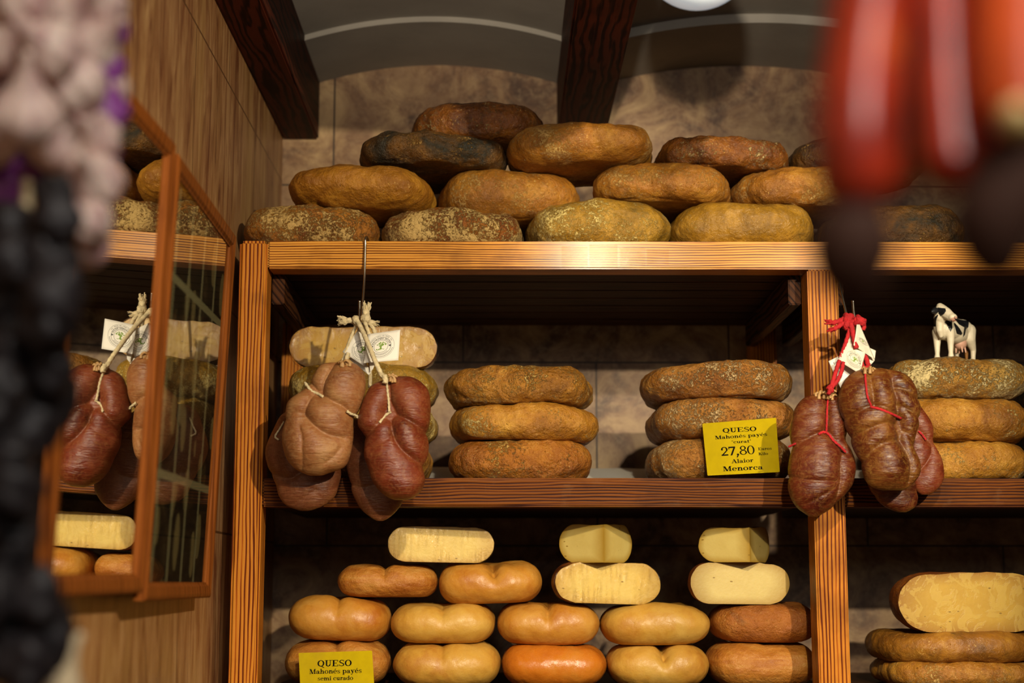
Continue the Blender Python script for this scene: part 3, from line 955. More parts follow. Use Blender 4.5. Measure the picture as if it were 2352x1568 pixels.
class Sausage:
    """lumpy body from an outline (row, left, right), bound by drawn-in grooves"""

    def __init__(self, name, label, cat, group, outline, Y, ratio, bmax, grooves, m, seed, amp=0.0015):
        self.Y = Y
        ys = [o_[0] for o_ in outline]
        xl = [at(o_[1], o_[0], Y).x for o_ in outline]
        xr = [at(o_[2], o_[0], Y).x for o_ in outline]
        zz = [at((o_[1] + o_[2]) / 2, o_[0], Y).z for o_ in outline]
        C = catmull([(a, b, c) for a, b, c in zip(xl, zz, xr)], 14)
        z = np.array([c.y for c in C])
        L = np.array([c.x for c in C])
        R = np.array([c.z for c in C])
        n = 140
        u = 0.5 - 0.5 * np.cos(np.linspace(0.0, PI, n))
        zi = z[0] + (z[-1] - z[0]) * u
        order = np.argsort(z)
        Li = np.interp(zi, z[order], L[order])
        Ri = np.interp(zi, z[order], R[order])
        self.cx = (Li + Ri) / 2
        self.a = np.maximum((Ri - Li) / 2, 1e-4)
        H = abs(z[-1] - z[0])
        e = np.sqrt(np.clip(1 - (2 * u - 1) ** 2, 0, 1))
        self.b = np.minimum(self.a * ratio, bmax * np.maximum(e, 0.02))
        self.zi = zi
        seg = 168
        th = np.linspace(0, 2 * PI, seg, endpoint=False)
        X = self.cx[:, None] + self.a[:, None] * np.cos(th)[None, :]
        Yv = Y + self.b[:, None] * np.sin(th)[None, :]
        Z = np.repeat(zi[:, None], seg, 1)
        # close the two ends
        X[0] = self.cx[0] + (X[0] - self.cx[0]) * 0.35
        X[-1] = self.cx[-1] + (X[-1] - self.cx[-1]) * 0.35
        self.gr = [(smooth_poly(p, Y), d_, w_) for (p, d_, w_) in grooves]
        sh, att = self.depth(X, Z)
        g = np.clip(sh / np.maximum(self.a[:, None], 0.004), 0, 0.45)
        X = self.cx[:, None] + (X - self.cx[:, None]) * (1 - 0.55 * g)
        Yv = Y + (Yv - Y) * (1 - 1.5 * g)
        off = Vector((seed * 2.3, seed, seed * 0.7))
        v = []
        for i in range(n):
            for k in range(seg):
                p = Vector((X[i, k], Yv[i, k], Z[i, k]))
                nr = Vector((math.cos(th[k]), math.sin(th[k]), 0))
                p += nr * (amp * (1.6 * mnoise.noise(p * 18 + off) + 0.5 * mnoise.noise(p * 60 + off)))
                v.append(tuple(p))
        f = [(i * seg + k, i * seg + (k + 1) % seg, (i + 1) * seg + (k + 1) % seg, (i + 1) * seg + k) for i in range(n - 1) for k in range(seg)]
        f.append(tuple(range(seg)))
        f.append(tuple((n - 1) * seg + k for k in range(seg))[::-1])
        base = (float(self.cx[n // 2]), Y, float(min(zi)))
        o = mesh_obj(name, v, f, m, None, base)
        at_ = o.data.attributes.new('groove', 'FLOAT', 'POINT')
        at_.data.foreach_set('value', list(np.clip(att, 0, 1).reshape(-1).astype(float)))
        bm = bmesh.new()
        bm.from_mesh(o.data)
        bmesh.ops.recalc_face_normals(bm, faces=bm.faces)
        bm.to_mesh(o.data)
        bm.free()
        tag(o, label, cat, group)
        self.o = o

    def depth(self, X, Z):
        sh = np.zeros(np.shape(X))
        att = np.zeros(np.shape(X))
        for (poly, d_, w_) in self.gr:
            dd = dist_poly(X, Z, poly)
            sh += d_ * (0.85 * np.exp(-dd / (0.75 * w_)) + 0.45 * np.exp(-(dd / (2.6 * w_)) ** 2))
            att = np.maximum(att, np.exp(-(dd / (0.35 * w_)) ** 2))
        return sh, att

    def front(self, px, py, lift=0.0015):
        """a point on the front of the body"""
        p = at(px, py, self.Y - 0.03)
        o_ = np.argsort(self.zi)
        a = float(np.interp(p.z, self.zi[o_], self.a[o_]))
        b = float(np.interp(p.z, self.zi[o_], self.b[o_]))
        cx = float(np.interp(p.z, self.zi[o_], self.cx[o_]))
        q = max(-0.995, min(0.995, (p.x - cx) / max(a, 1e-4)))
        sh, _ = self.depth(np.array([p.x]), np.array([p.z]))
        g = min(0.45, float(sh[0]) / max(a, 0.004))
        y = self.Y - b * math.sqrt(1 - q * q) * (1 - 1.5 * g) - lift
        p = at(px, py, y)
        return p

    def string(self, pts, m, r=0.0016, lift=0.0022, name='string', label=None):
        P = [self.front(x, y, lift) for (x, y) in pts]
        o = Geo().tube(P, r, 10, twist=900, lobes=2, lobe=0.22, res=8).obj(name, m, self.o)
        if label:
            o['label'] = label
        return o


sm_tan = sausage_mat('tan_cured_sausage', '925a30', 'ac7c4a', '703e1e', 'ae885a', 0.42, 0.40)
sm_red = sausage_mat('red_cured_sausage', '6c2912', '824222', '4a180a', '966638', 0.36, 0.22)
sm_dark = sausage_mat('shaded_cured_sausage', '6e3a1e', '845030', '4c2412', '946a44', 0.42, 0.22)  # darker copy of the tan casing, shade of the rear pair in its colour
sm_deep = sausage_mat('deep_red_cured_sausage', '581f0c', '733616', '380f08', '9e7038', 0.34, 0.30)
sm_amber = sausage_mat('amber_red_cured_sausage', '58240d', '784618', '3a1508', 'aa8038', 0.30, 0.34)
G_WH = 'cured sausages on the hook at the left'
G_RD = 'cured sausages on the hook at the right post'
SN = 'cured_sausage'

s1 = Sausage(SN, 'tan lumpy cured sausage in front at the left, tied with white string', 'sausage', G_WH,
             [(832, 755, 800), (838, 735, 822), (862, 716, 838), (895, 690, 838), (920, 662, 834), (945, 653, 829), (973, 650, 818), (1010, 648, 815), (1047, 655, 806), (1072, 672, 792), (1086, 694, 756), (1092, 712, 738)],
             2.665, 0.80, 0.058,
             [([(700, 878), (722, 900), (745, 912), (770, 925), (800, 938), (822, 958)], 0.013, 0.009),
              ([(768, 832), (755, 858), (744, 880), (738, 908)], 0.012, 0.008),
              ([(715, 912), (704, 935), (698, 955), (712, 970), (738, 990), (765, 1003), (800, 1008)], 0.011, 0.009),
              ([(700, 955), (672, 952), (650, 965)], 0.007, 0.008),
              ([(690, 985), (699, 1010), (699, 1050), (695, 1080)], 0.004, 0.005),
              ([(792, 1030), (772, 1052), (752, 1066)], 0.004, 0.006)],
             sm_tan, 1.0)
s2 = Sausage(SN, 'reddish lumpy cured sausage in front, right of the tan one', 'sausage', G_WH,
             [(864, 905, 940), (870, 884, 957), (882, 856, 973), (900, 843, 985), (936, 829, 990), (973, 821, 990), (995, 828, 989), (1020, 831, 988), (1047, 834, 985), (1076, 846, 980), (1106, 857, 978), (1128, 872, 967), (1142, 892, 952), (1148, 908, 936)],
             2.665, 0.82, 0.056,
             [([(888, 862), (892, 890), (895, 920), (894, 948)], 0.014, 0.010),
              ([(895, 946), (880, 962), (862, 980), (838, 1000), (822, 1006)], 0.011, 0.009),
              ([(894, 946), (915, 955), (945, 968), (975, 985), (992, 998)], 0.012, 0.009),
              ([(897, 960), (902, 985), (910, 1012), (930, 1038), (958, 1058), (985, 1074)], 0.011, 0.009),
              ([(848, 1030), (880, 1018), (905, 1000)], 0.004, 0.007)],
             sm_red, 2.0)
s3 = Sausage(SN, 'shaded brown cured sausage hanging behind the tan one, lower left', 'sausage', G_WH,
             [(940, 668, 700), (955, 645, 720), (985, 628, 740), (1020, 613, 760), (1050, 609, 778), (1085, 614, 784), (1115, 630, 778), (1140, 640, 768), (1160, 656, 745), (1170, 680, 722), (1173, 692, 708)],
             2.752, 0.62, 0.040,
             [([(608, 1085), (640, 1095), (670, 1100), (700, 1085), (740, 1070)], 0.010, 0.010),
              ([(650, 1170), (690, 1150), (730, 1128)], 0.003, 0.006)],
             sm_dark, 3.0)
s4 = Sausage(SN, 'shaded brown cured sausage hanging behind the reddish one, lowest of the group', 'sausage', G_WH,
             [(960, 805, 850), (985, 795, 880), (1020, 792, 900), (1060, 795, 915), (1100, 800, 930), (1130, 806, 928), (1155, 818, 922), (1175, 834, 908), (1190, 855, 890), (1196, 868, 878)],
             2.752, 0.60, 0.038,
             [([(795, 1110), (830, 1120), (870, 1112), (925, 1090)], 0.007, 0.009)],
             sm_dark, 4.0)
r1 = Sausage(SN, 'mottled red cured sausage hanging left, tied lengthwise with red string', 'sausage', G_RD,
             [(905, 1870, 1915), (912, 1850, 1928), (930, 1832, 1940), (955, 1820, 1945), (990, 1813, 1946), (1012, 1812, 1946), (1035, 1812, 1960), (1070, 1809, 1966), (1110, 1808, 1960), (1140, 1814, 1940), (1165, 1830, 1912), (1180, 1850, 1888), (1186, 1860, 1876)],
             2.69, 0.80, 0.052,
             [([(1901, 900), (1899, 940), (1898, 990)], 0.010, 0.009),
              ([(1810, 1028), (1840, 1012), (1870, 998), (1898, 993), (1920, 1014), (1945, 1040)], 0.009, 0.008),
              ([(1808, 1096), (1840, 1104), (1875, 1108), (1915, 1107)], 0.005, 0.005),
              ([(1935, 1040), (1926, 1070), (1928, 1110), (1920, 1150)], 0.009, 0.009),
              ([(1810, 965), (1850, 952), (1895, 950)], 0.004, 0.010),
              ([(1845, 1160), (1880, 1140), (1915, 1120)], 0.003, 0.005)],
             sm_deep, 5.0)
r2 = Sausage(SN, 'biggest dark amber cured sausage in the middle of the red-tied group', 'sausage', G_RD,
             [(845, 1990, 2030), (851, 1965, 2062), (862, 1948, 2086), (880, 1934, 2102), (908, 1926, 2114), (936, 1925, 2118), (965, 1932, 2117), (995, 1943, 2112), (1030, 1956, 2112), (1060, 1970, 2118), (1085, 1979, 2118), (1106, 1990, 2108), (1120, 2008, 2092), (1126, 2028, 2072)],
             2.66, 0.78, 0.058,
             [([(1988, 850), (1990, 890), (1994, 935)], 0.008, 0.008),
              ([(1928, 968), (1955, 950), (1993, 936), (2030, 944), (2072, 962)], 0.008, 0.008),
              ([(2044, 850), (2050, 890), (2060, 930), (2066, 975), (2076, 1020), (2092, 1062), (2094, 1108)], 0.013, 0.011),
              ([(1944, 1006), (1985, 988), (2025, 976), (2066, 980)], 0.009, 0.008),
              ([(1968, 1066), (1995, 1034), (2030, 1018), (2068, 1012)], 0.009, 0.008),
              ([(2056, 892), (2085, 900), (2118, 918)], 0.010, 0.009),
              ([(2062, 935), (2090, 945), (2118, 962)], 0.010, 0.009),
              ([(2068, 985), (2095, 1000), (2115, 1030)], 0.010, 0.009)],
             sm_amber, 6.0)
r3 = Sausage(SN, 'shaded cured sausage with a knobbed end below the big amber one', 'sausage', G_RD,
             [(1010, 1985, 2040), (1025, 1975, 2070), (1050, 1978, 2095), (1080, 1984, 2106), (1105, 1990, 2110), (1125, 1998, 2110), (1145, 2010, 2109), (1162, 2030, 2104), (1172, 2052, 2090), (1176, 2066, 2080)],
             2.748, 0.58, 0.036,
             [([(1990, 1140), (2030, 1136), (2075, 1128), (2112, 1132)], 0.005, 0.007)],
             sm_deep, 7.0)
r4 = Sausage(SN, 'veined cured sausage at the right of the red-tied group beside the cow cheese stack', 'sausage', G_RD,
             [(930, 2090, 2112), (945, 2082, 2122), (970, 2080, 2138), (1000, 2080, 2148), (1030, 2082, 2158), (1060, 2086, 2166), (1090, 2090, 2168), (1112, 2096, 2162), (1128, 2106, 2148), (1136, 2116, 2134)],
             2.740, 0.62, 0.034,
             [([(2100, 985), (2120, 998), (2132, 1012), (2150, 1016)], 0.008, 0.008),
              ([(2108, 1080), (2125, 1062), (2140, 1040), (2150, 1015)], 0.008, 0.008)],
             sm_red, 8.0)

# strings that bind them
s1.string([(704, 885), (701, 879), (708, 889), (716, 898), (728, 903), (742, 911)], M['cord'], 0.0024)
s1.string([(797, 944), (806, 950), (817, 954), (824, 960)], M['cord'], 0.0022)
s2.string([(884, 862), (887, 874), (889, 888), (891, 905), (893, 925), (894, 946)], M['cord'], 0.0021, 0.0050)
s2.string([(898, 945), (890, 950), (880, 959), (872, 970)], M['cord'], 0.0022)
s3.string([(652, 968), (642, 985), (632, 1002), (640, 1010)], M['cord'], 0.0016)
r1.string([(1903, 905), (1900, 935), (1899, 965), (1898, 992)], M['cord_red'], 0.0018)
r1.string([(1811, 1026), (1828, 1018)], M['cord_red'], 0.0018)
r1.string([(1880, 997), (1890, 992), (1902, 996), (1915, 1012), (1930, 1025), (1942, 1038)], M['cord_red'], 0.0022)
r2.string([(1987, 858), (1989, 885), (1993, 912), (2001, 932)], M['cord_red'], 0.0019)
r2.string([(1999, 934), (2020, 939), (2045, 949), (2070, 961)], M['cord_red'], 0.0022)
r4.string([(2110, 990), (2118, 998), (2127, 1010)], M['cord_red'], 0.0018)


# puckered dry ends of the casing
def pucker(s, px, py, r, n, seed, name='casing_end'):
    rnd = random.Random(seed)
    g = Geo()
    for i in range(n):
        a = rnd.uniform(-1.2, 1.2)
        p0 = at(px + rnd.uniform(-r, r) * 0.7, py + rnd.uniform(-2, 3), s.Y - 0.018 + rnd.uniform(-0.006, 0.012))
        p1 = p0 + Vector((math.sin(a) * 0.006, rnd.uniform(-0.004, 0.002), 0.003 + 0.004 * rnd.random()))
        p2 = p1 + Vector((math.sin(a) * 0.006, rnd.uniform(-0.003, 0.003), -0.002))
        g.tube([p0 - Vector((0, 0, 0.006)), p0, p1, p2], 0.0034, 8, res=4, taper=lambda u: 1.0 - 0.55 * u)
    o = g.obj(name, M['casing'], s.o)
    o['label'] = 'pale puckered casing end'


pucker(r1, 1890, 908, 32, 11, 3)
pucker(r2, 1996, 852, 20, 8, 5)
pucker(s1, 795, 834, 16, 6, 7)
pucker(s2, 905, 869, 16, 5, 9)

# ------------------------------------------------------------------ steel hooks
def hook(pts, label):
    o = Geo().tube(pts, 0.0024, 12, res=10).obj('meat_hook', M['steel'], None, tuple(pts[0]))
    return tag(o, label, 'hook', 'steel hooks on the shelf rail')


hk = at(838, 600, 2.79)
pts = [Vector((hk.x + 0.002, 2.838, ZT + 0.003)), Vector((hk.x + 0.002, 2.826, ZT + 0.006)), Vector((hk.x + 0.001, 2.806, ZT + 0.0085)), Vector((hk.x, 2.795, ZT + 0.002)), Vector((hk.x, 2.7945, ZT - 0.015)),
       at(837, 640, 2.788), at(833, 700, 2.765), at(830, 755, 2.748), at(826, 782, 2.735), at(824, 778, 2.717), at(824, 750, 2.708), at(826, 718, 2.702), at(826, 690, 2.698)]
hook(pts, 'steel hook over the top rail holding the white-tied sausages')
hk2 = at(1922, 612, 2.79)
pts = [Vector((hk2.x - 0.004, 2.838, ZT + 0.003)), Vector((hk2.x - 0.004, 2.820, ZT + 0.006)), Vector((hk2.x - 0.003, 2.800, ZT + 0.006)), Vector((hk2.x - 0.002, 2.794, ZT - 0.006)),
       at(1924, 625, 2.79), at(1935, 680, 2.775), at(1946, 728, 2.76), at(1955, 775, 2.742), at(1964, 790, 2.728), at(1968, 775, 2.715), at(1965, 745, 2.705), at(1961, 715, 2.700), at(1959, 690, 2.697)]
hook(pts, 'steel hook by the right post holding the red-tied sausages')


# ------------------------------------------------------------------ cords and knots
def rope(g, pts, r, twist=700, lobes=3, lobe=0.16, res=8, taper=None):
    g.tube(pts, r, 12, twist, lobes, lobe, True, res, taper)


def fray(g, p, d, r, n, L, seed):
    rnd = random.Random(seed)
    for i in range(n * 3):
        a = Vector((rnd.uniform(-1, 1), rnd.uniform(-1, 1), rnd.uniform(-1, 1))) * r
        e = p + d * (L * rnd.uniform(0.8, 1.1)) + a * 1.25
        g.tube([p + a * 0.5, p + d * L * 0.5 + a * 1.0, e], r * 0.17, 6, res=4)


def knot(g, c, r, tube, seed):
    rnd = random.Random(seed)
    for k in range(4):
        ax = Vector((rnd.uniform(-1, 1), rnd.uniform(-0.4, 0.4), rnd.uniform(-1, 1))).normalized()
        u = ax.orthogonal().normalized()
        w = ax.cross(u)
        P = [c + u * (r * math.cos(a)) + w * (r * math.sin(a)) + ax * (r * 0.25 * math.sin(2 * a)) for a in [2 * PI * i / 9 for i in range(10)]]
        rope(g, P, tube, res=5)


# left: cream cords
g = Geo()
YC = 2.692
rope(g, [at(815, 737, YC), at(803, 736, YC - 0.003), at(796, 735, YC - 0.004)], 0.0050)
fray(g, at(797, 734, YC - 0.004), Vector((-0.95, -0.1, 0.12)), 0.0048, 12, 0.013, 1)
fray(g, at(797, 738, YC - 0.006), Vector((-0.95, -0.1, -0.18)), 0.0040, 10, 0.012, 2)
knot(g, at(818, 737, YC - 0.004), 0.0058, 0.0042, 4)
rope(g, [at(816, 731, YC - 0.010), at(823, 742, YC - 0.013), at(835, 765, YC - 0.026), at(848, 795, YC - 0.040), at(860, 825, YC - 0.050), at(872, 852, YC - 0.054), at(880, 866, YC - 0.050)], 0.0041)
rope(g, [at(882, 862, YC - 0.052), at(885, 872, YC - 0.054), at(884, 880, YC - 0.055)], 0.0046)
rope(g, [at(820, 740, YC), at(814, 756, YC), at(806, 775, YC + 0.002), at(797, 800, YC + 0.002), at(788, 826, YC + 0.002), at(776, 838, YC - 0.008)], 0.0030)
rope(g, [at(800, 810, YC - 0.006), at(795, 826, YC - 0.008), at(792, 838, YC - 0.010)], 0.0036)
o = g.obj('cord', M['cord'], s1.o)
o['label'] = 'thick cream cotton cord'
g = Geo()
rope(g, [at(839, 735, YC), at(840, 722, YC - 0.002), at(842, 712, YC - 0.002)], 0.0062)
fray(g, at(842, 714, YC - 0.002), Vector((0.05, 0, 1)), 0.0058, 14, 0.010, 5)
knot(g, at(840, 731, YC - 0.003), 0.0052, 0.0042, 6)
rope(g, [at(838, 738, YC + 0.004), at(848, 740, YC), at(856, 741, YC), at(861, 742, YC)], 0.0046)
fray(g, at(858, 741, YC), Vector((0.9, 0, -0.25)), 0.004, 8, 0.008, 7)
rope(g, [at(836, 733, YC - 0.006), at(841, 748, YC - 0.006), at(849, 772, YC - 0.004), at(852, 800, YC)], 0.0034)
rope(g, [at(848, 742, YC), at(856, 752, YC), at(862, 768, YC), at(866, 800, YC)], 0.0036)
rope(g, [at(836, 745, YC + 0.004), at(840, 770, YC + 0.004), at(846, 800, YC + 0.004), at(850, 850, YC + 0.006), at(850, 890, YC + 0.012)], 0.0034)
o = g.obj('cord', M['cord'], s2.o)
o['label'] = 'thick cream cotton cord'

# right: red cords
g = Geo()
YR = 2.690
rope(g, [at(1938, 732, YR), at(1925, 738, YR - 0.004), at(1910, 742, YR - 0.006)], 0.0044)
fray(g, at(1914, 740, YR - 0.006), Vector((-0.97, -0.05, 0.02)), 0.0036, 10, 0.013, 11)
rope(g, [at(1938, 742, YR - 0.004), at(1925, 750, YR - 0.006), at(1914, 756, YR - 0.008)], 0.0040)
fray(g, at(1918, 754, YR - 0.008), Vector((-0.93, -0.05, -0.25)), 0.0034, 8, 0.012, 12)
knot(g, at(1948, 733, YR), 0.0075, 0.0048, 13)
knot(g, at(1946, 746, YR - 0.002), 0.0060, 0.0044, 14)
rope(g, [at(1953, 752, YR - 0.008), at(1946, 775, YR - 0.010), at(1938, 800, YR - 0.012), at(1930, 822, YR - 0.016)], 0.0034)
rope(g, [at(1928, 828, YR - 0.024), at(1920, 852, YR - 0.030), at(1913, 875, YR - 0.034), at(1907, 892, YR - 0.036), at(1903, 905, YR - 0.042)], 0.0036)
rope(g, [at(1937, 832, YR - 0.022), at(1932, 855, YR - 0.030), at(1922, 876, YR - 0.034), at(1910, 890, YR - 0.036)], 0.0034)
knot(g, at(1907, 893, YR - 0.036), 0.0042, 0.0034, 15)
o = g.obj('cord', M['cord_red'], r1.o)
o['label'] = 'twisted red cotton cord'
g = Geo()
knot(g, at(1974, 738, YR), 0.0078, 0.0046, 16)
rope(g, [at(1968, 730, YR), at(1980, 735, YR), at(1984, 748, YR), at(1982, 758, YR)], 0.0040)
rope(g, [at(1954, 742, YR - 0.010), at(1958, 760, YR - 0.014), at(1963, 785, YR - 0.020), at(1967, 800, YR - 0.022)], 0.0044)
rope(g, [at(1968, 800, YR - 0.010), at(1974, 820, YR - 0.012), at(1981, 842, YR - 0.020), at(1986, 852, YR - 0.028)], 0.0042)
rope(g, [at(1983, 806, YR - 0.008), at(1990, 825, YR - 0.010), at(1994, 842, YR - 0.018), at(1988, 850, YR - 0.026)], 0.0042)
knot(g, at(1988, 847, YR - 0.026), 0.0036, 0.0030, 17)
o = g.obj('cord', M['cord_red'], r2.o)
o['label'] = 'twisted red cotton cord'

# ------------------------------------------------------------------ lettering
_CH = {}


def sans(ch):
    """a letter of Blender's built-in font as flat polygons, cap height 1"""
    if ch not in _CH:
        cu = bpy.data.curves.new('letter', 'FONT')
        cu.body = ch
        cu.size = 1.0 / 0.73
        ob = bpy.data.objects.new('letter', cu)
        COL.objects.link(ob)
        dg = bpy.context.evaluated_depsgraph_get()
        me = ob.evaluated_get(dg).to_mesh()
        v = [(p.co.x, p.co.y) for p in me.vertices]
        f = [tuple(p.vertices) for p in me.polygons]
        w = max((q[0] for q in v), default=0.3)
        ob.evaluated_get(dg).to_mesh_clear()
        bpy.data.objects.remove(ob)
        bpy.data.curves.remove(cu)
        _CH[ch] = (v, f, w)
    return _CH[ch]


def ring_poly(cx, cy, rx, ry, tx, ty, a0=0.0, a1=360.0, n=28):
    v, f = [], []
    for i in range(n + 1):
        a = math.radians(a0 + (a1 - a0) * i / n)
        c, s = math.cos(a), math.sin(a)
        v += [(cx + rx * c, cy + ry * s), (cx + (rx - tx) * c, cy + (ry - ty) * s)]
    for i in range(n):
        f.append((2 * i, 2 * i + 2, 2 * i + 3, 2 * i + 1))
    return v, f


def R_(x0, y0, x1, y1):
    return [(x0, y0), (x1, y0), (x1, y1), (x0, y1)], [(0, 1, 2, 3)]


def L_(x0, y0, x1, y1, w):
    """slanting stroke with level ends"""
    return [(x0 - w / 2, y0), (x0 + w / 2, y0), (x1 + w / 2, y1), (x1 - w / 2, y1)], [(0, 1, 2, 3)]


E_ = ring_poly
S_CAP = [E_(.40, .735, .32, .275, .15, .10, 40, 262), E_(.40, .265, .34, .275, .16, .10, -140, 88), L_(.62, .36, .16, .66, .26), R_(.62, .70, .69, .98), R_(.06, .03, .13, .32)]
GL = {
    'Q': (.98, [E_(.46, .5, .46, .51, .21, .10), L_(.88, -.20, .44, .14, .20)]),
    'O': (.94, [E_(.46, .5, .46, .51, .21, .10)]),
    'U': (.96, [R_(.12, .28, .33, 1), R_(0, .92, .45, 1), R_(.68, .28, .77, 1), R_(.55, .92, .92, 1), E_(.445, .30, .325, .31, .20, .12, 180, 360)]),
    'E': (.88, [R_(.1, 0, .32, 1), R_(0, .91, .8, 1), R_(0, 0, .82, .09), R_(.3, .46, .58, .54), R_(.72, .70, .80, 1), R_(.74, 0, .82, .30), R_(.52, .36, .58, .64)]),
    'S': (.80, S_CAP),
    'M': (1.22, [R_(.12, 0, .20, 1), R_(.86, 0, 1.07, 1), L_(.58, 0, .22, 1, .24), L_(.58, 0, .92, 1, .09), R_(0, 0, .32, .08), R_(.76, 0, 1.18, .08), R_(0, .92, .26, 1), R_(.9, .92, 1.18, 1)]),
    'A': (.98, [L_(.12, 0, .44, 1, .09), L_(.80, 0, .46, 1, .23), R_(.22, .28, .66, .36), R_(-.04, 0, .30, .08), R_(.58, 0, 1.0, .08)]),
    'K': (1.0, [R_(.1, 0, .32, 1), R_(0, .92, .44, 1), R_(0, 0, .44, .08), L_(.30, .38, .74, .96, .10), L_(.80, .04, .46, .58, .24), R_(.58, .92, .92, 1), R_(.58, 0, 1.0, .08)]),
    'a': (.70, [R_(.36, .1, .55, .5), E_(.30, .43, .25, .25, .16, .08, 0, 165), E_(.25, .19, .25, .21, .17, .08), R_(.36, 0, .70, .08), E_(.12, .50, .09, .09, .09, .09)]),
    'h': (.80, [R_(.09, 0, .28, 1), R_(0, .92, .28, 1), R_(0, 0, .37, .08), E_(.44, .42, .24, .26, .18, .10, 0, 180), R_(.49, 0, .68, .43), R_(.42, 0, .78, .08)]),
    'n': (.80, [R_(.09, 0, .28, .68), R_(0, .60, .28, .68), R_(0, 0, .37, .08), E_(.44, .42, .24, .26, .18, .10, 0, 180), R_(.49, 0, .68, .43), R_(.42, 0, .78, .08)]),
    'm': (1.22, [R_(.09, 0, .28, .68), R_(0, .60, .28, .68), R_(0, 0, .37, .08), E_(.43, .42, .23, .26, .18, .10, 0, 180), R_(.47, 0, .66, .43), R_(.40, 0, .74, .08), E_(.84, .42, .24, .26, .18, .10, 0, 180), R_(.89, 0, 1.08, .43), R_(.82, 0, 1.18, .08)]),
    'o': (.74, [E_(.35, .34, .35, .35, .18, .08)]),
    'e': (.70, [E_(.34, .34, .33, .35, .18, .08, 0, 318), R_(.10, .33, .66, .41)]),
    's': (.60, [E_(.28, .50, .23, .19, .12, .08, 40, 265), E_(.28, .19, .25, .20, .12, .08, -140, 85), L_(.44, .24, .13, .45, .22), R_(.43, .47, .50, .66), R_(.03, .02, .10, .24)]),
    'p': (.76, [R_(.09, -.30, .28, .68), R_(0, .60, .28, .68), R_(0, -.30, .40, -.22), E_(.40, .34, .32, .35, .18, .08)]),
    'y': (.74, [L_(.40, .02, .16, .66, .22), L_(.26, -.24, .60, .66, .09), R_(0, .60, .36, .68), R_(.44, .60, .76, .68), R_(.06, -.30, .26, -.16)]),
    'c': (.66, [E_(.34, .34, .33, .35, .18, .08, 45, 318), E_(.52, .50, .09, .09, .09, .09)]),
    'u': (.80, [R_(.09, .22, .28, .68), R_(0, .60, .28, .68), E_(.34, .25, .25, .26, .18, .10, 180, 360), R_(.48, 0, .67, .68), R_(.38, .60, .67, .68), R_(.48, 0, .78, .08)]),
    'r': (.60, [R_(.09, 0, .28, .68), R_(0, .60, .28, .68), R_(0, 0, .40, .08), E_(.44, .44, .20, .25, .14, .10, 70, 180), E_(.47, .56, .10, .10, .10, .10)]),
    't': (.52, [R_(.12, .14, .31, .92), R_(0, .60, .48, .68), E_(.32, .18, .20, .20, .18, .10, 180, 330)]),
    'i': (.42, [R_(.10, 0, .29, .68), R_(0, .60, .29, .68), R_(0, 0, .40, .08), E_(.19, .87, .12, .12, .12, .12)]),
    'l': (.42, [R_(.10, 0, .29, 1), R_(0, .92, .29, 1), R_(0, 0, .40, .08)]),
    'd': (.76, [R_(.46, 0, .65, 1), R_(.36, .92, .65, 1), R_(.46, 0, .76, .08), E_(.32, .34, .32, .35, .18, .08)]),
    '2': (.70, [E_(.33, .70, .31, .31, .15, .08, -35, 175), L_(.10, .06, .52, .54, .15), R_(.03, 0, .66, .15), E_(.12, .70, .09, .09, .09, .09)]),
    '7': (.68, [R_(.03, .84, .66, 1), L_(.24, 0, .58, .88, .17), R_(.03, .68, .10, 1)]),
    '8': (.72, [E_(.35, .76, .28, .25, .13, .07), E_(.35, .26, .34, .27, .14, .07)]),
    '0': (.72, [E_(.35, .5, .35, .51, .15, .06)]),
    ',': (.34, [E_(.18, .06, .11, .11, .11, .11), L_(.08, -.26, .22, .06, .12)]),
    '"': (.36, [R_(.04, .68, .13, 1), R_(.21, .68, .30, 1)]),
    ' ': (.36, []),
}
GL['é'] = (.70, GL['e'][1] + [L_(.30, .76, .46, .98, .15)])


class Plane:
    """a flat leaf given by three of its corners"""

    def __init__(self, tl, tr, bl):
        self.o = Vector(bl)
        self.n = (Vector(tr) - Vector(tl)).cross(Vector(bl) - Vector(tl)).normalized()
        if self.n.y > 0:
            self.n = -self.n

    def hit(self, px, py, lift=0.0):
        e = Vector((0, 0, EYE))
        v = at(px, py, 1.0) - e
        t = (self.o + self.n * lift - e).dot(self.n) / v.dot(self.n)
        return e + v * t


def serif_line(g, pl, text, p0, p1, cap, lift):
    w = sum(GL[c][0] for c in text)
    A, B = pl.hit(*p0), pl.hit(*p1)
    ux = B - A
    uy = pl.n.cross(ux).normalized()
    if uy.z < 0:
        uy = -uy
    cap_m = (pl.hit(p0[0], p0[1] - cap) - A).length
    k = ux.length / w
    ux.normalize()
    x = 0.0
    for i, c in enumerate(text):
        adv, parts = GL[c]
        for j, (v, f) in enumerate(parts):
            V = [A + ux * ((x + q[0]) * k) + uy * (q[1] * cap_m) + pl.n * (lift + 0.000004 * j) for q in v]
            F = []
            for q in f:
                nn = (V[q[1]] - V[q[0]]).cross(V[q[2]] - V[q[0]])
                F.append(q if nn.dot(pl.n) > 0 else q[::-1])
            g.add(V, F)
        x += adv


def sheet(px_corners, pl, lift, thick, rnd=0.0):
    """thin sheet with rounded corners on a plane (corners TL TR BR BL)"""
    P = [pl.hit(x, y) for x, y in px_corners]
    out = []
    for i in range(4):
        c, a, b = P[i], P[i - 1], P[(i + 1) % 4]
        if rnd:
            da, db = (a - c).normalized() * rnd, (b - c).normalized() * rnd
            for k in range(5):
                t = k / 4
                out.append(c + da * (1 - t) ** 2 + db * t ** 2)
        else:
            out.append(c)
    n = len(out)
    v = [p + pl.n * lift for p in out] + [p + pl.n * (lift - thick) for p in out]
    f = [tuple(range(n)), tuple(range(2 * n - 1, n - 1, -1))] + [(i, i + n, (i + 1) % n + n, (i + 1) % n) for i in range(n)]
    return Geo().add(v, f)


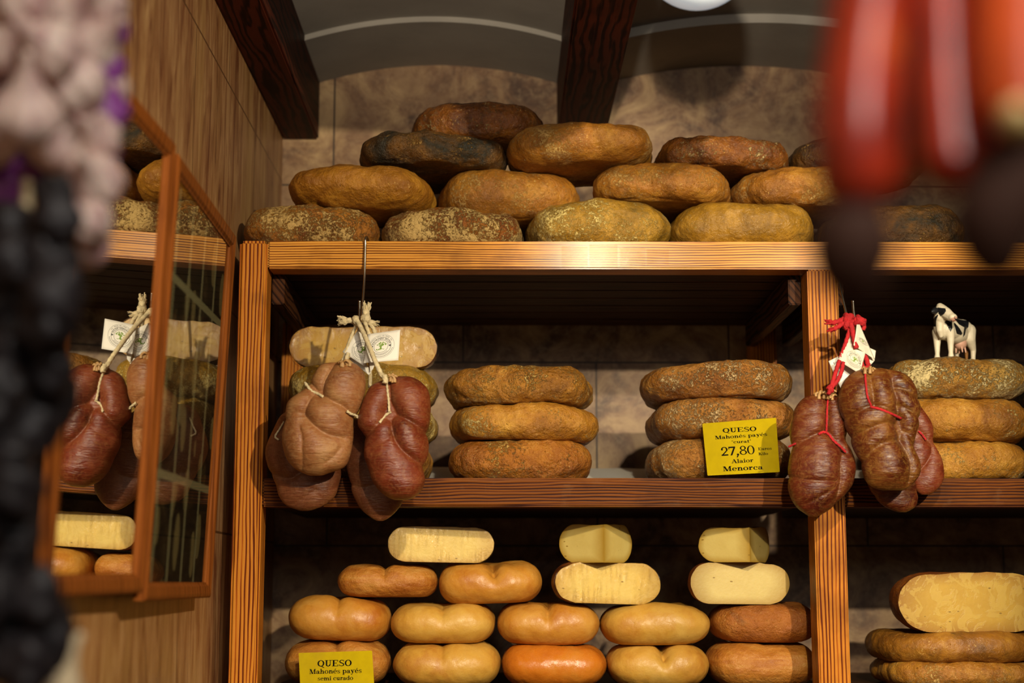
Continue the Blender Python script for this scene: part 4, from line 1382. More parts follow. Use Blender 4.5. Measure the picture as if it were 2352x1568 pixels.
sleeve_m = film('card_sleeve_plastic', 0.0, 40.0, 0.02, (1, 1, 1), (0.96, 0.94, 0.90, 1), 0.2, 0.06)


def price_card(label, card_px, sleeve_px, pl, lines):
    c = sum((pl.hit(*p) for p in card_px[2:]), Vector()) / 2
    root = empty('price_card', c, label, 'price sign', 'yellow price cards')
    sheet(card_px, pl, 0.0, 0.0006, 0.002).obj('card', M['card'], root, smooth=False)
    g = Geo()
    for ln in lines:
        serif_line(g, pl, *ln, 0.00025)
    o = g.obj('lettering', M['ink'], root, smooth=False)
    o['label'] = 'black bold serif lettering'
    o = sheet(sleeve_px, pl, 0.0013, 0.0004, 0.001).obj('plastic_sleeve', sleeve_m, root, smooth=False)
    o['label'] = 'clear plastic sleeve'
    outward(o)
    return root


def zz(x, y, ox=1590, oy=940, s=9.22):
    return (ox + x / s, oy + y / s)


pl = Plane(at(1613, 972.5, 2.838), at(1782.5, 959, 2.838), at(1625, 1092, 2.818))
price_card('yellow price card reading 27,80 leaning on the right stack of the middle shelf',
           [(1613, 972.5), (1782.5, 959), (1791, 1083.7), (1625, 1092)], [(1607.5, 969), (1788.5, 957), (1800, 1086), (1619, 1096)], pl,
           [('QUESO', zz(648, 496), zz(1367, 455), 10.4), ('Mahonés payés', zz(485, 635), zz(1596, 558), 8.2), ('"curat"', zz(836, 722), zz(1256, 698), 6.8),
            ('27,80', zz(616, 985), zz(1334, 944), 20.0), ('Euros', zz(1398, 866), zz(1690, 850), 6.4), ('Kilo', zz(1406, 970), zz(1612, 960), 6.2),
            ('Alaior', zz(836, 1142), zz(1300, 1113), 9.0), ('Menorca', zz(653, 1311), zz(1508, 1268), 11.2)])
pl = Plane(at(686, 1499, 2.885), at(854.6, 1493.7, 2.885), at(692, 1622, 2.866))
price_card('yellow price card for semi curado cheese at the bottom left',
           [(686, 1499), (854.6, 1493.7), (860, 1579), (690, 1584)], [(680.7, 1490), (860, 1486.5), (867, 1584), (684, 1588)], pl,
           [('QUESO', (729, 1530.5), (808, 1529), 14.5), ('Mahonés payés', (710.5, 1547.5), (831.5, 1544.5), 11.2), ('semi curado', (729.5, 1562.5), (811.5, 1561), 10.0)])


# ------------------------------------------------------------------ paper tags on the cords
def art(g_ink, g_green, mp, sc, cx, cy, rot=0.0):
    """round emblem: rings, ring lettering and an olive tree; mp maps (u, v) to space"""
    def put(g, v, f, lift):
        V = [mp(cx + (q[0] * math.cos(rot) - q[1] * math.sin(rot)) * sc, cy + (q[0] * math.sin(rot) + q[1] * math.cos(rot)) * sc, lift) for q in v]
        g.add(V, f)
    for (r, w) in ((1.0, 0.018), (0.76, 0.030), (0.54, 0.028)):
        put(g_ink, *ring_poly(0, 0, r, r, w, w, 0, 360, 48), 0.00012)

    def along(text, r, a_mid, size, step, inward=False):
        n = len(text)
        for i, ch in enumerate(text):
            if ch == ' ':
                continue
            v, f, w = sans(ch)
            a = a_mid - (i - (n - 1) / 2) * step * (-1 if inward else 1)
            ca, sa = math.cos(a), math.sin(a)
            V = []
            for (x, y) in v:
                xx, yy = (x - w / 2) * size, y * size
                if inward:
                    V.append(((r - yy) * ca - xx * sa * -1 * 1.0, (r - yy) * sa + xx * ca * 1.0))
                else:
                    V.append(((r + yy) * ca + xx * sa, (r + yy) * sa - xx * ca))
            put(g_ink, V, f, 0.00014)
    along('ACEITUNERA BALEAR', 0.585, PI / 2, 0.15, 0.155)
    along('EMPRESA FAMILIAR DESDE 1961', 0.83, PI / 2, 0.105, 0.085)
    # lower lines are too small to read: short dashes along the rings
    for (r, n, a0, a1) in ((0.65, 14, 218, 322), (0.88, 24, 190, 350)):
        for i in range(n):
            a = a0 + (a1 - a0) * i / n
            put(g_ink, *ring_poly(0, 0, r + 0.03, r + 0.03, 0.055, 0.055, a, a + (a1 - a0) / n * 0.62, 3), 0.00014)
    rnd = random.Random(5)
    for s in (-1, 1):
        for k in range(3):
            put(g_ink, *ring_poly(s * 0.655 + rnd.uniform(-.03, .03), 0.02 + rnd.uniform(-.05, .05), 0.045, 0.06, 0.045, 0.06, 0, 360, 8), 0.00013)
    for k in range(34):
        a, q = rnd.uniform(0, 2 * PI), math.sqrt(rnd.random())
        put(g_green, *ring_poly(0.02 + 0.36 * q * math.cos(a), 0.17 + 0.17 * q * math.sin(a), 0.05, 0.04, 0.05, 0.04, 0, 360, 7), 0.00013 + k * 1e-6)
    put(g_green, [(-.10, -.22), (.06, -.22), (.05, .0), (.18, .12), (.10, .14), (-.02, .06), (-.10, .12), (-.14, .08), (-.06, -.04)], [(0, 1, 2, 8), (2, 3, 4, 5), (2, 5, 8), (5, 6, 7, 8)], 0.00018)
    for k in range(14):
        put(g_green, *ring_poly(rnd.uniform(-.34, .22), -.26 + rnd.uniform(-.03, .04), 0.05, 0.03, 0.05, 0.03, 0, 360, 7), 0.00013 + k * 1e-6)


def paper_tag(label, group, corners, Ys, m, emblem=None, curl=0.0, words_=None, leaf2=None):
    """a small folded card; corners TL TR BR BL in the photo's frame with their distances"""
    P = [at(x, y, Y) for (x, y), Y in zip(corners, Ys)]
    nrm = (P[1] - P[0]).cross(P[3] - P[0]).normalized()
    if nrm.y > 0:
        nrm = -nrm

    def mp(u, v, lift=0.0):
        a = P[3].lerp(P[2], u)
        b = P[0].lerp(P[1], u)
        p = a.lerp(b, v)
        cu = curl * ((1 - u) ** 2 * (1 - v) ** 2 + 0.35 * math.sin(PI * u) * (1 - v))
        return p + nrm * (lift + cu)
    root = empty('paper_tag', P[0], label, 'tag', group)

    def leaf(mpf, nm):
        n = 10
        v, f = [], []
        for s_ in (0, -0.0003):
            for j in range(n + 1):
                for i in range(n + 1):
                    v.append(mpf(i / n, j / n, s_))
        N = (n + 1) ** 2
        for j in range(n):
            for i in range(n):
                a = j * (n + 1) + i
                f += [(a, a + 1, a + n + 2, a + n + 1), (N + a, N + a + n + 1, N + a + n + 2, N + a + 1)]
        for i in range(n):
            f += [(i, i + N, i + 1 + N, i + 1), (n * (n + 1) + i, n * (n + 1) + i + 1, N + n * (n + 1) + i + 1, N + n * (n + 1) + i)]
            a, b = i * (n + 1), (i + 1) * (n + 1)
            f += [(a, b, N + b, N + a), (a + n, N + a + n, N + b + n, b + n)]
        Geo().add(v, f).obj(nm, m, root)
    leaf(mp, 'front_leaf')
    if leaf2:
        Q = [at(x, y, Y) for (x, y), Y in zip(*leaf2)]
        leaf(lambda u, v, l: Q[3].lerp(Q[2], u).lerp(Q[0].lerp(Q[1], u), v) + nrm * l, 'back_leaf')
    if emblem:
        gi, gg = Geo(), Geo()
        cu, cv, sc, rot, asp = emblem
        # square metric on the leaf: u and v measured in the leaf's own width and height
        W = (P[1] - P[0]).length
        H = (P[0] - P[3]).length
        art(gi, gg, lambda x, y, l: mp(cu + x / W, cv + y / H, l), sc * min(W, H), 0, 0, rot)
        gi.obj('printed_emblem', M['ink_grey'], root, smooth=False)['label'] = 'black printed ring emblem'
        gg.obj('printed_tree', M['ink_green'], root, smooth=False)['label'] = 'green printed olive tree'
    if words_:
        gi = Geo()
        W = (P[1] - P[0]).length
        H = (P[0] - P[3]).length
        x = 0.0
        text, u0, v0, size = words_
        for ch in text:
            v, f, w = sans(ch)
            gi.add([mp(u0 + (x + q[0] * size) / W, v0 + q[1] * size / H, 0.00015) for q in v], f)
            x += (w + 0.12) * size
        gi.obj('printed_word', M['ink'], root, smooth=False)
    return root


G_TAG = 'paper tags on the hanging sausages'
paper_tag('tilted white paper tag, left of the two on the cream cords', G_TAG, [(821, 759), (873, 790), (836, 840), (786, 807)], [2.694, 2.688, 2.678, 2.690], M['tag'],
          (0.60, 0.46, 0.43, 0.0, 1), -0.003, leaf2=([(826, 800), (852, 856), (847, 861), (801, 824)], [2.702, 2.69, 2.69, 2.70]))
paper_tag('squarer white paper tag, right of the two on the cream cords', G_TAG, [(845, 767), (919.5, 757), (915, 827), (836.5, 835.6)], [2.684, 2.682, 2.676, 2.668], M['tag'],
          (0.45, 0.52, 0.40, 0.0, 1), 0.004, leaf2=([(845, 790), (876, 788), (857, 847), (850, 854)], [2.694, 2.694, 2.686, 2.686]))
paper_tag('grease-spotted paper tag in the middle of the red cords', G_TAG, [(1956, 762), (1990, 802), (1975, 858), (1925, 826)], [2.684, 2.676, 2.654, 2.668], M['tag_stained'],
          (0.62, 0.34, 0.40, 0.0, 1), -0.002)
paper_tag('narrow folded paper tag turned away at the right of the red cords', G_TAG, [(1968, 745), (1975, 745), (2010, 826), (1964, 792)], [2.668, 2.676, 2.682, 2.662], M['tag_stained'],
          (0.58, 0.42, 0.36, 0.0, 1), -0.003, leaf2=([(1990, 795), (2012, 805), (2009, 828), (1994, 845)], [2.69, 2.692, 2.69, 2.688]))
paper_tag('printed paper tag lowest and leftmost on the red cords', G_TAG, [(1903, 829), (1951, 806), (1975, 858), (1931, 892)], [2.690, 2.690, 2.682, 2.682], M['tag'],
          None, 0.0, ('Sobrasada', 0.14, 0.80, 0.0052))

# ------------------------------------------------------------------ papers on the shelves
def loose_paper(label, quad, name='paper_sheet'):
    """wavy sheet lying on a shelf; quad = four world corners (front left, front right, back right, back left)"""
    n, k = 24, 10
    v, f = [], []
    for s_ in (0.0006, 0.0):
        for j in range(k + 1):
            for i in range(n + 1):
                u, w = i / n, j / k
                p = Vector(quad[0]).lerp(Vector(quad[1]), u).lerp(Vector(quad[3]).lerp(Vector(quad[2]), u), w)
                p.z += s_ + 0.0006 + 0.0012 * (1 + mnoise.noise(Vector((p.x * 18, p.y * 18, 2.0))))
                v.append(p)
    N = (n + 1) * (k + 1)
    for j in range(k):
        for i in range(n):
            a = j * (n + 1) + i
            f += [(a, a + 1, a + n + 2, a + n + 1), (N + a, N + a + n + 1, N + a + n + 2, N + a + 1)]
    for i in range(n):
        f.append((i, N + i, N + i + 1, i + 1))
    o = Geo().add(v, f).obj(name, M['paper'], None, tuple(quad[0]))
    return tag(o, label, 'paper', 'white papers lining the shelves')


def paper_q(x0, x1, y0, y1, z, rise0=0.0, rise1=0.0):
    return [(x0, y0, z), (x1, y0, z), (x1, y1, z + rise1), (x0, y1, z + rise0)]


pw = at(1150, 1094, 2.87)
x_of = lambda px, Y: at(px, 1090, Y).x
loose_paper('white paper lining the middle shelf behind the cheese stacks of the left bay', paper_q(PX1 + 0.03, QX0 - 0.03, 3.15, 3.37, ZM, 0.060, 0.054))
loose_paper('white paper lining the middle shelf under the cow cheese stack', paper_q(QX1 + 0.02, 1.30, 3.15, 3.37, ZM, 0.05, 0.06))
loose_paper('corner of thin paper under the two right wheels of the lowest top-shelf row', paper_q(x_of(1478, 2.83), x_of(1556, 2.83), 2.815, 2.86, ZT, 0.000, 0.004))


# ------------------------------------------------------------------ toy cow
def ellipsoid(g, c, r, yaw=0.0, n=20, k=14):
    v, f = [], []
    cy, sy = math.cos(yaw), math.sin(yaw)
    for j in range(k + 1):
        t = PI * j / k
        for i in range(n):
            a = 2 * PI * i / n
            x, y, z = r[0] * math.sin(t) * math.cos(a), r[1] * math.sin(t) * math.sin(a), r[2] * math.cos(t)
            v.append((c[0] + x * cy - y * sy, c[1] + x * sy + y * cy, c[2] + z))
    for j in range(k):
        for i in range(n):
            f.append((j * n + i, (j + 1) * n + i, (j + 1) * n + (i + 1) % n, j * n + (i + 1) % n))
    g.add(v, f)


def limb(g, pts, radii, n=16):
    """chain of overlapping balls swept between joints"""
    P = [Vector(p) for p in pts]
    for a, b, ra, rb in zip(P[:-1], P[1:], radii[:-1], radii[1:]):
        g.tube([a, b], 1.0, n, spline=False, taper=None) if False else None
        m = max(3, int((b - a).length / 0.0016))
        for i in range(m + 1):
            t = i / m
            r = ra + (rb - ra) * t
            ellipsoid(g, a.lerp(b, t), (r, r, r), 0, 12, 8)


def build_cow():
    g = Geo()
    ellipsoid(g, (0.000, 0, 0.0530), (0.047, 0.0200, 0.0195))
    ellipsoid(g, (0.030, 0, 0.0520), (0.021, 0.0172, 0.0205))
    ellipsoid(g, (-0.036, 0, 0.0570), (0.021, 0.0188, 0.0180))
    ellipsoid(g, (-0.010, 0, 0.0460), (0.030, 0.0185, 0.0165))
    limb(g, [(0.034, 0, 0.0690), (0.0, 0, 0.0705), (-0.046, 0, 0.0715)], [0.0040, 0.0034, 0.0040])
    limb(g, [(0.034, 0, 0.060), (0.046, 0.003, 0.068), (0.050, 0.005, 0.076)], [0.0155, 0.0125, 0.0095])
    limb(g, [(0.048, 0.001, 0.060), (0.049, 0.001, 0.046), (0.046, 0.001, 0.037)], [0.0075, 0.0062, 0.0038])
    pl_, mz = Vector((0.050, 0.005, 0.0805)), Vector((0.057, 0.0275, 0.0630))
    limb(g, [pl_, pl_.lerp(mz, 0.45), pl_.lerp(mz, 0.85), mz], [0.0094, 0.0096, 0.0078, 0.0072])
    ellipsoid(g, mz + Vector((0, 0.001, 0.0004)), (0.0084, 0.0070, 0.0068))
    ellipsoid(g, pl_ + Vector((-0.001, -0.002, 0.006)), (0.0062, 0.0058, 0.0050))
    for s in (1, -1):
        fx = 0.034 + (0.002 if s > 0 else -0.001)
        limb(g, [(fx, s * 0.0115, 0.046), (fx - 0.001, s * 0.0128, 0.034), (fx, s * 0.0128, 0.0215), (fx + 0.0005, s * 0.0128, 0.0080), (fx + 0.001, s * 0.0130, 0.0030)],
             [0.0088, 0.0066, 0.0052, 0.0040, 0.0050])
        rx = -0.001 if s > 0 else 0.006
        limb(g, [(-0.040 + rx, s * 0.011, 0.055), (-0.037 + rx, s * 0.0130, 0.040), (-0.048 + rx, s * 0.0135, 0.0225), (-0.046 + rx, s * 0.0135, 0.0075), (-0.045 + rx, s * 0.0135, 0.0028)],
             [0.0120, 0.0098, 0.0050, 0.0040, 0.0050])
    return g


COWP = at(2190, 822, 2.945)
COWP.z = TOPZ['v3'] - 0.0003
F_ = Vector((-0.66, -0.7513, 0))
L__ = Vector((0.7513, -0.66, 0))
CS = 1.13


def cow_w(p):
    return COWP + (F_ * p[0] + L__ * p[1] + Vector((0, 0, p[2]))) * CS


g = build_cow()
tmp = mesh_obj('body', [cow_w(p) for p in g.v], g.f, None)
rm = tmp.modifiers.new('r', 'REMESH')
rm.mode = 'VOXEL'
rm.voxel_size = 0.0010
sm = tmp.modifiers.new('s', 'SMOOTH')
sm.factor = 0.5
sm.iterations = 5
dg = bpy.context.evaluated_depsgraph_get()
me = bpy.data.meshes.new_from_object(tmp.evaluated_get(dg))
cv = [tuple(v.co) for v in me.vertices]
cf = [tuple(p.vertices) for p in me.polygons]
bpy.data.objects.remove(tmp)
bpy.data.meshes.remove(me)
cow = empty('cow_figurine', COWP, 'small black and white toy cow standing on the speckled cheese wheel', 'figurine')
zmin = min(v[2] for v in cv)
cv = [(v[0], v[1], v[2] - (zmin - COWP.z)) for v in cv]
M['cow_white'] = plain('cow_white_paint', 'd8ccb0', 0.45, bump=0.25, bscale=700, var=0.06)
M['cow_black'] = plain('cow_black_paint', '16171a', 0.35, bump=0.3, bscale=700)
M['cow_pink'] = plain('cow_pink_paint', 'cfa088', 0.45, bump=0.15, bscale=700)
M['cow_brown'] = plain('cow_brown_tuft', '8a5a1c', 0.6, bump=0.5, bscale=700)
body = mesh_obj('body', cv, cf, M['cow_white'], cow)
body.data.materials.append(M['cow_black'])
body.data.materials.append(M['cow_pink'])
zp = lambda L: [(2040 + x / 7.54, 660 + y / 7.54) for x, y in L]
PATCH = [zp([(850, 345), (990, 360), (1003, 410), (960, 465), (905, 502), (872, 450)]),
         zp([(850, 470), (868, 480), (835, 560), (825, 680), (775, 675), (770, 590), (800, 520)]),
         zp([(975, 600), (1000, 575), (1105, 570), (1115, 700), (1085, 770), (1050, 720), (1020, 650)]),
         zp([(1140, 600), (1200, 660), (1245, 720), (1285, 790), (1270, 825), (1190, 805), (1165, 720), (1140, 640)]),
         zp([(1140, 530), (1300, 565), (1400, 575), (1392, 680), (1350, 725), (1330, 820), (1297, 862), (1308, 760), (1320, 690), (1225, 640)])]


def inside(x, y, poly):
    c = False
    for (x0, y0), (x1, y1) in zip(poly, poly[1:] + poly[:1]):
        if (y0 > y) != (y1 > y) and x < (x1 - x0) * (y - y0) / (y1 - y0) + x0:
            c = not c
    return c


cam_v = Vector((0, 0, EYE))
MZ = cow_w((0.0575, 0.0305, 0.0605))
back_spots = [cow_w((-0.02, -0.02, 0.06)), cow_w((0.02, -0.018, 0.055))]
for p in body.data.polygons:
    c = p.center + COWP
    x, y = seen(c)
    if p.normal.dot(cam_v - c) > -0.003:
        if any(inside(x, y, q) for q in PATCH):
            p.material_index = 1
        elif (c - MZ).length < 0.0084:
            p.material_index = 2
    elif any((c - q).length < 0.014 for q in back_spots):
        p.material_index = 1
g = Geo()
for s in (1, -1):
    hd = Vector((0.24, 0.97, 0)).normalized()
    sd = Vector((hd.y, -hd.x, 0)) * s
    b = Vector((0.050, 0.004, 0.0800)) + sd * 0.0075
    gg = Geo()
    for i in range(16):
        t = i / 15
        c = b + sd * (0.0145 * t) + Vector((-0.002 * t, 0, -0.0030 * t * t))
        ellipsoid(gg, c, (0.0026, 0.0026 + 0.0018 * math.sin(PI * t), 0.0028 + 0.0030 * math.sin(PI * t)), 0, 10, 8)
    mesh_obj('ear', [cow_w(p) for p in gg.v], gg.f, M['cow_black'], cow)['label'] = 'black ear'
    gg = Geo()
    ellipsoid(gg, Vector((0.0530, 0.0145, 0.0758)) + sd * 0.0082, (0.0014, 0.0014, 0.0014), 0, 10, 8)
    mesh_obj('eye', [cow_w(p) for p in gg.v], gg.f, plain('eye_gloss', '0a0a0c', 0.1), cow)
    gg = Geo()
    ellipsoid(gg, Vector((0.0584, 0.0352, 0.0650)) + sd * 0.0038, (0.0010, 0.0008, 0.0008), 0, 8, 6)
    mesh_obj('nostril', [cow_w(p) for p in gg.v], gg.f, M['cow_black'], cow)
gg = Geo()
gg.tube([cow_w(Vector((0.0585, 0.0346, 0.0592)) + Vector((0.97, -0.24, 0)) * q + Vector((0, -abs(q) * 0.4, -abs(q) * 0.12))) for q in (-0.005, -0.0025, 0, 0.0025, 0.005)], 0.00045, 6)
mesh_obj('mouth', gg.v, gg.f, plain('mouth_line', '8a4038', 0.6), cow)
gg = Geo()
ellipsoid(gg, (-0.022, 0.003, 0.0335), (0.0125, 0.0105, 0.0105))
ud = mesh_obj('udder', [cow_w(p) for p in gg.v], gg.f, M['cow_pink'], cow)
for (x, y) in ((-0.016, 0.008), (-0.026, 0.009), (-0.018, -0.003), (-0.028, -0.002)):
    gg = Geo().tube([cow_w((x, y, 0.027)), cow_w((x, y * 1.1, 0.0215)), cow_w((x, y * 1.15, 0.0175))], 0.0019, 8, taper=lambda u: 1 - 0.4 * u)
    mesh_obj('teat', gg.v, gg.f, M['cow_pink'], ud)
gg = Geo().tube([cow_w(p) for p in ((-0.052, 0, 0.070), (-0.059, 0, 0.066), (-0.061, -0.001, 0.05), (-0.058, -0.002, 0.032))], 0.0020, 8)
tl = mesh_obj('tail', gg.v, gg.f, M['cow_white'], cow)
gg = Geo().tube([cow_w(p) for p in ((-0.058, -0.002, 0.032), (-0.056, -0.002, 0.020), (-0.055, -0.002, 0.006))], 0.0036, 10, lobes=5, lobe=0.15, taper=lambda u: 0.5 + math.sin(PI * min(1, u * 0.8 + 0.2)) * 0.6)
mesh_obj('tail_tuft', gg.v, gg.f, M['cow_brown'], tl)


# ------------------------------------------------------------------ framed pictures on the left wall
def collage(name, cells, white, darkc, paperc):
    t = NT(name)
    uv = t.n('Attribute', {'attribute_name': 'spread', 'attribute_type': 'GEOMETRY'}).outputs['Vector']
    br = t.n('TexBrick', {'offset': 0.37, 'squash': 1.0, 'offset_frequency': 1}, Vector=uv, Scale=1.0, Mortar_Size=white, Mortar_Smooth=0.0, Color1=(0, 0, 0, 1), Color2=(1, 1, 1, 1), Bias=0.0)
    br.inputs['Brick Width'].default_value = cells[1]
    br.inputs['Row Height'].default_value = cells[0]
    sw = t.n('SeparateXYZ', None, Vector=uv)
    sp = t.n('CombineXYZ', None, X=sw.outputs[1], Y=sw.outputs[0], Z=0.0).outputs[0]
    t.t.links.new(sp, br.inputs['Vector'])
    n = t.noise(uv, 17, 4, 0.55, 0.8)
    blob = t.n('TexVoronoi', {'feature': 'F1'}, Vector=t.n('VectorMath', {'operation': 'MULTIPLY'}, _0=uv, _1=(22, 12, 1)).outputs[0], Scale=1.0)
    f = t.math('LESS_THAN', blob.outputs['Distance'], 0.42)
    col = t.ramp(n, [(0.40, srgb(darkc)), (0.58, srgb('2c2016')), (0.72, srgb('6a5230'))])
    pick = t.math('GREATER_THAN', t.n('SeparateXYZ', None, Vector=blob.outputs['Color']).outputs[0], 0.45)
    col = t.mix(t.math('MULTIPLY', f, pick), col, srgb(paperc))
    col = t.mix(br.outputs['Fac'], col, srgb('b4a880'))
    t.bsdf(Base_Color=col, Roughness=0.6)
    return t.m


def glass_pane(name, ior, add=0.0):
    t = NT(name)
    g = t.n('BsdfGlossy', None, Roughness=0.012, Color=(0.95, 0.95, 0.93, 1))
    tr = t.n('BsdfTransparent', None, Color=(0.93, 0.95, 0.92, 1))
    fr = t.n('Fresnel', None, IOR=ior).outputs[0]
    fr = t.math('ADD', fr, add, clamp=True)
    fr = t.math('MULTIPLY', fr, t.math('SUBTRACT', 1.0, t.n('NewGeometry').outputs['Backfacing']))
    t.surface(t.n('MixShader', None, _0=fr, _1=tr.outputs[0], _2=g.outputs[0]).outputs[0])
    return t.m


M['pane'] = glass_pane('picture_glass', 1.7, 0.20)
M['pane_dark'] = glass_pane('dark_picture_glass', 1.9, 0.62)


def framed(label, O, U, V, pic_m, pane_m, wbar=0.024, thick=0.016):
    """O lower far corner, U along the wall towards the viewer, V up"""
    O, U, V = Vector(O), Vector(U), Vector(V)
    O = O + Vector((-thick, 0, 0))
    w, h = U.length, V.length
    u, v = U.normalized(), V.normalized()
    n = v.cross(u).normalized()
    if n.x < 0:
        n = -n
    root = empty('framed_picture', O, label, 'picture', 'framed pictures on the left wall')
    P = lambda a, b, c: O + u * a + v * b + n * c
    inner = [(wbar, wbar), (w - wbar, wbar), (w - wbar, h - wbar), (wbar, h - wbar)]
    outer = [(0, 0), (w, 0), (w, h), (0, h)]
    prof = [(0.0, 0.0), (0.0, thick - 0.003), (0.12, thick - 0.0008), (0.3, thick), (0.75, thick - 0.002), (0.9, thick - 0.006), (1.0, thick - 0.0065), (1.0, 0.0)]
    vv, ff = [], []
    for (o_, i_) in zip(outer, inner):
        for (s, c) in prof:
            vv.append(P(o_[0] + (i_[0] - o_[0]) * s, o_[1] + (i_[1] - o_[1]) * s, c))
    k = len(prof)
    for q in range(4):
        r = (q + 1) % 4
        for j in range(k):
            j2 = (j + 1) % k
            ff.append((q * k + j, r * k + j, r * k + j2, q * k + j2))
    o = mesh_obj('frame', vv, ff, M['frame'], root, smooth=False)
    o['label'] = 'brown wooden frame'
    a0, b0, a1, b1 = wbar, wbar, w - wbar, h - wbar
    Q = [P(a0, b0, 0.003), P(a1, b0, 0.003), P(a1, b1, 0.003), P(a0, b1, 0.003)]
    Q2 = [p - n * 0.002 for p in Q]
    o = mesh_obj('print', Q + Q2, [(0, 1, 2, 3), (7, 6, 5, 4), (0, 4, 5, 1), (1, 5, 6, 2), (2, 6, 7, 3), (3, 7, 4, 0)], pic_m, root, smooth=False)
    at_ = o.data.attributes.new('spread', 'FLOAT_VECTOR', 'POINT')
    at_.data.foreach_set('vector', [x for q in ((a0, b0), (a1, b0), (a1, b1), (a0, b1)) * 2 for x in (q[0], q[1], 0.0)])
    G_ = [p + n * 0.005 for p in Q]
    o = mesh_obj('glass', G_ + [p - n * 0.0015 for p in G_], [(0, 1, 2, 3), (7, 6, 5, 4), (0, 4, 5, 1), (1, 5, 6, 2), (2, 6, 7, 3), (3, 7, 4, 0)], pane_m, root, smooth=False)
    o['label'] = 'reflecting picture glass'
    outward(o)
    return root


O2 = at(486, 1371, 2.55)
T2 = at(545, 541, 2.55)
B2 = at(336, 1364, 2.045)
U2 = B2 - O2
V2 = T2 - O2
U2 = U2 - V2.normalized() * U2.dot(V2.normalized())
framed('framed photo collage under glass hanging nearest the shelf post', O2, U2, V2, collage('photo_collage', (0.105, 0.27), 0.006, '14100d', '9a865a'), M['pane'])
O1 = at(331, 1360, 2.035)
T1 = at(407, 330, 2.030)
B1 = at(112, 1350, 1.635)
U1 = B1 - O1
V1 = T1 - O1
U1 = U1 - V1.normalized() * U1.dot(V1.normalized())
framed('dark framed picture with mirroring glass, nearer the viewer, behind the garlic', O1, U1, V1, collage('dark_photo_collage', (0.14, 0.19), 0.0004, '0a0908', '3a3424'), M['pane_dark'])

# ------------------------------------------------------------------ globe lamp
LP = at(1603, -112, 2.2)
root = empty('globe_lamp', LP, 'white globe lamp hanging from the vault, only its bottom in view', 'lamp')
t = NT('opal_glass')
b = t.bsdf(Base_Color=(0.80, 0.86, 0.90, 1), Roughness=0.3)
b.inputs['Emission Color'].default_value = (0.70, 0.88, 1.0, 1)
b.inputs['Emission Strength'].default_value = 0.30
g = Geo()
ellipsoid(g, LP, (0.086, 0.086, 0.086), 0, 48, 32)
g.obj('globe', t.m, root)
Geo().tube([LP + Vector((0, 0, 0.084)), (LP.x, LP.y, EYE + 1.19)], 0.012, 16, spline=False).obj('stem', M['steel'], root)


# ------------------------------------------------------------------ garlic braid and dried peppers, close to the viewer
def pepper_geo(seed, r):
    v, f = [], []
    n, k = 22, 16
    off = Vector((seed * 1.9, seed, 0))
    for j in range(k + 1):
        t_ = PI * j / k
        for i in range(n):
            a = 2 * PI * i / n
            d_ = Vector((math.sin(t_) * math.cos(a), math.sin(t_) * math.sin(a), math.cos(t_)))
            q = r * (1 + 0.34 * mnoise.noise(d_ * 1.6 + off) + 0.16 * mnoise.noise(d_ * 4 + off))
            v.append((d_.x * q, d_.y * q, d_.z * q * 1.12))
    for j in range(k):
        for i in range(n):
            f.append((j * n + i, (j + 1) * n + i, (j + 1) * n + (i + 1) % n, j * n + (i + 1) % n))
    return v, f


def garlic_geo(seed, r):
    rnd = random.Random(seed)
    nclove = rnd.randint(7, 9)
    ph = rnd.uniform(0, 6)
    v, f = [], []
    n, k = 48, 22
    for j in range(k + 1):
        t = j / k
        if t < 0.7:
            q = t / 0.7
            rad = r * math.sin(PI * (0.06 + 0.80 * q)) ** 0.75
            z = -0.78 * r + 1.62 * r * q
        else:
            q = (t - 0.7) / 0.3
            rad = r * (0.42 * (1 - q) ** 2 + 0.13)
            z = 0.84 * r + 1.1 * r * q
        for i in range(n):
            a = 2 * PI * i / n
            lob = abs(math.sin((a + ph) * nclove / 2)) ** 0.6
            w = 1 - 0.16 * (1 - lob) * (1 if t < 0.75 else 0.4)
            v.append((rad * w * math.cos(a), rad * w * math.sin(a), z))
    for j in range(k):
        for i in range(n):
            f.append((j * n + i, j * n + (i + 1) % n, (j + 1) * n + (i + 1) % n, (j + 1) * n + i))
    f.append(tuple(range(n))[::-1])
    f.append(tuple(k * n + i for i in range(n)))
    return v, f


t = NT('garlic_skin')
v = t.coords((1, 1, 0.25))
n1 = t.noise(v, 60, 5, 0.6, 0.4)
col = t.ramp(n1, [(0.35, srgb('b8908e')), (0.52, srgb('dcc2b6')), (0.7, srgb('ead9c8'))])
b = t.bsdf(Base_Color=col, Roughness=0.5)
b.inputs['Subsurface Weight'].default_value = 0.15
b.inputs['Subsurface Scale'].default_value = 0.01
M['garlic'] = t.m
M['net'] = plain('purple_net', '8a4290', 0.45, bump=0.2, bscale=300)
M['pepper'] = plain('dark_dried_pepper', '120d10', 0.60, bump=0.5, bscale=90, var=0.3)
M['stalk'] = plain('dried_stalk', '4a3a22', 0.7, bump=0.3, bscale=200)

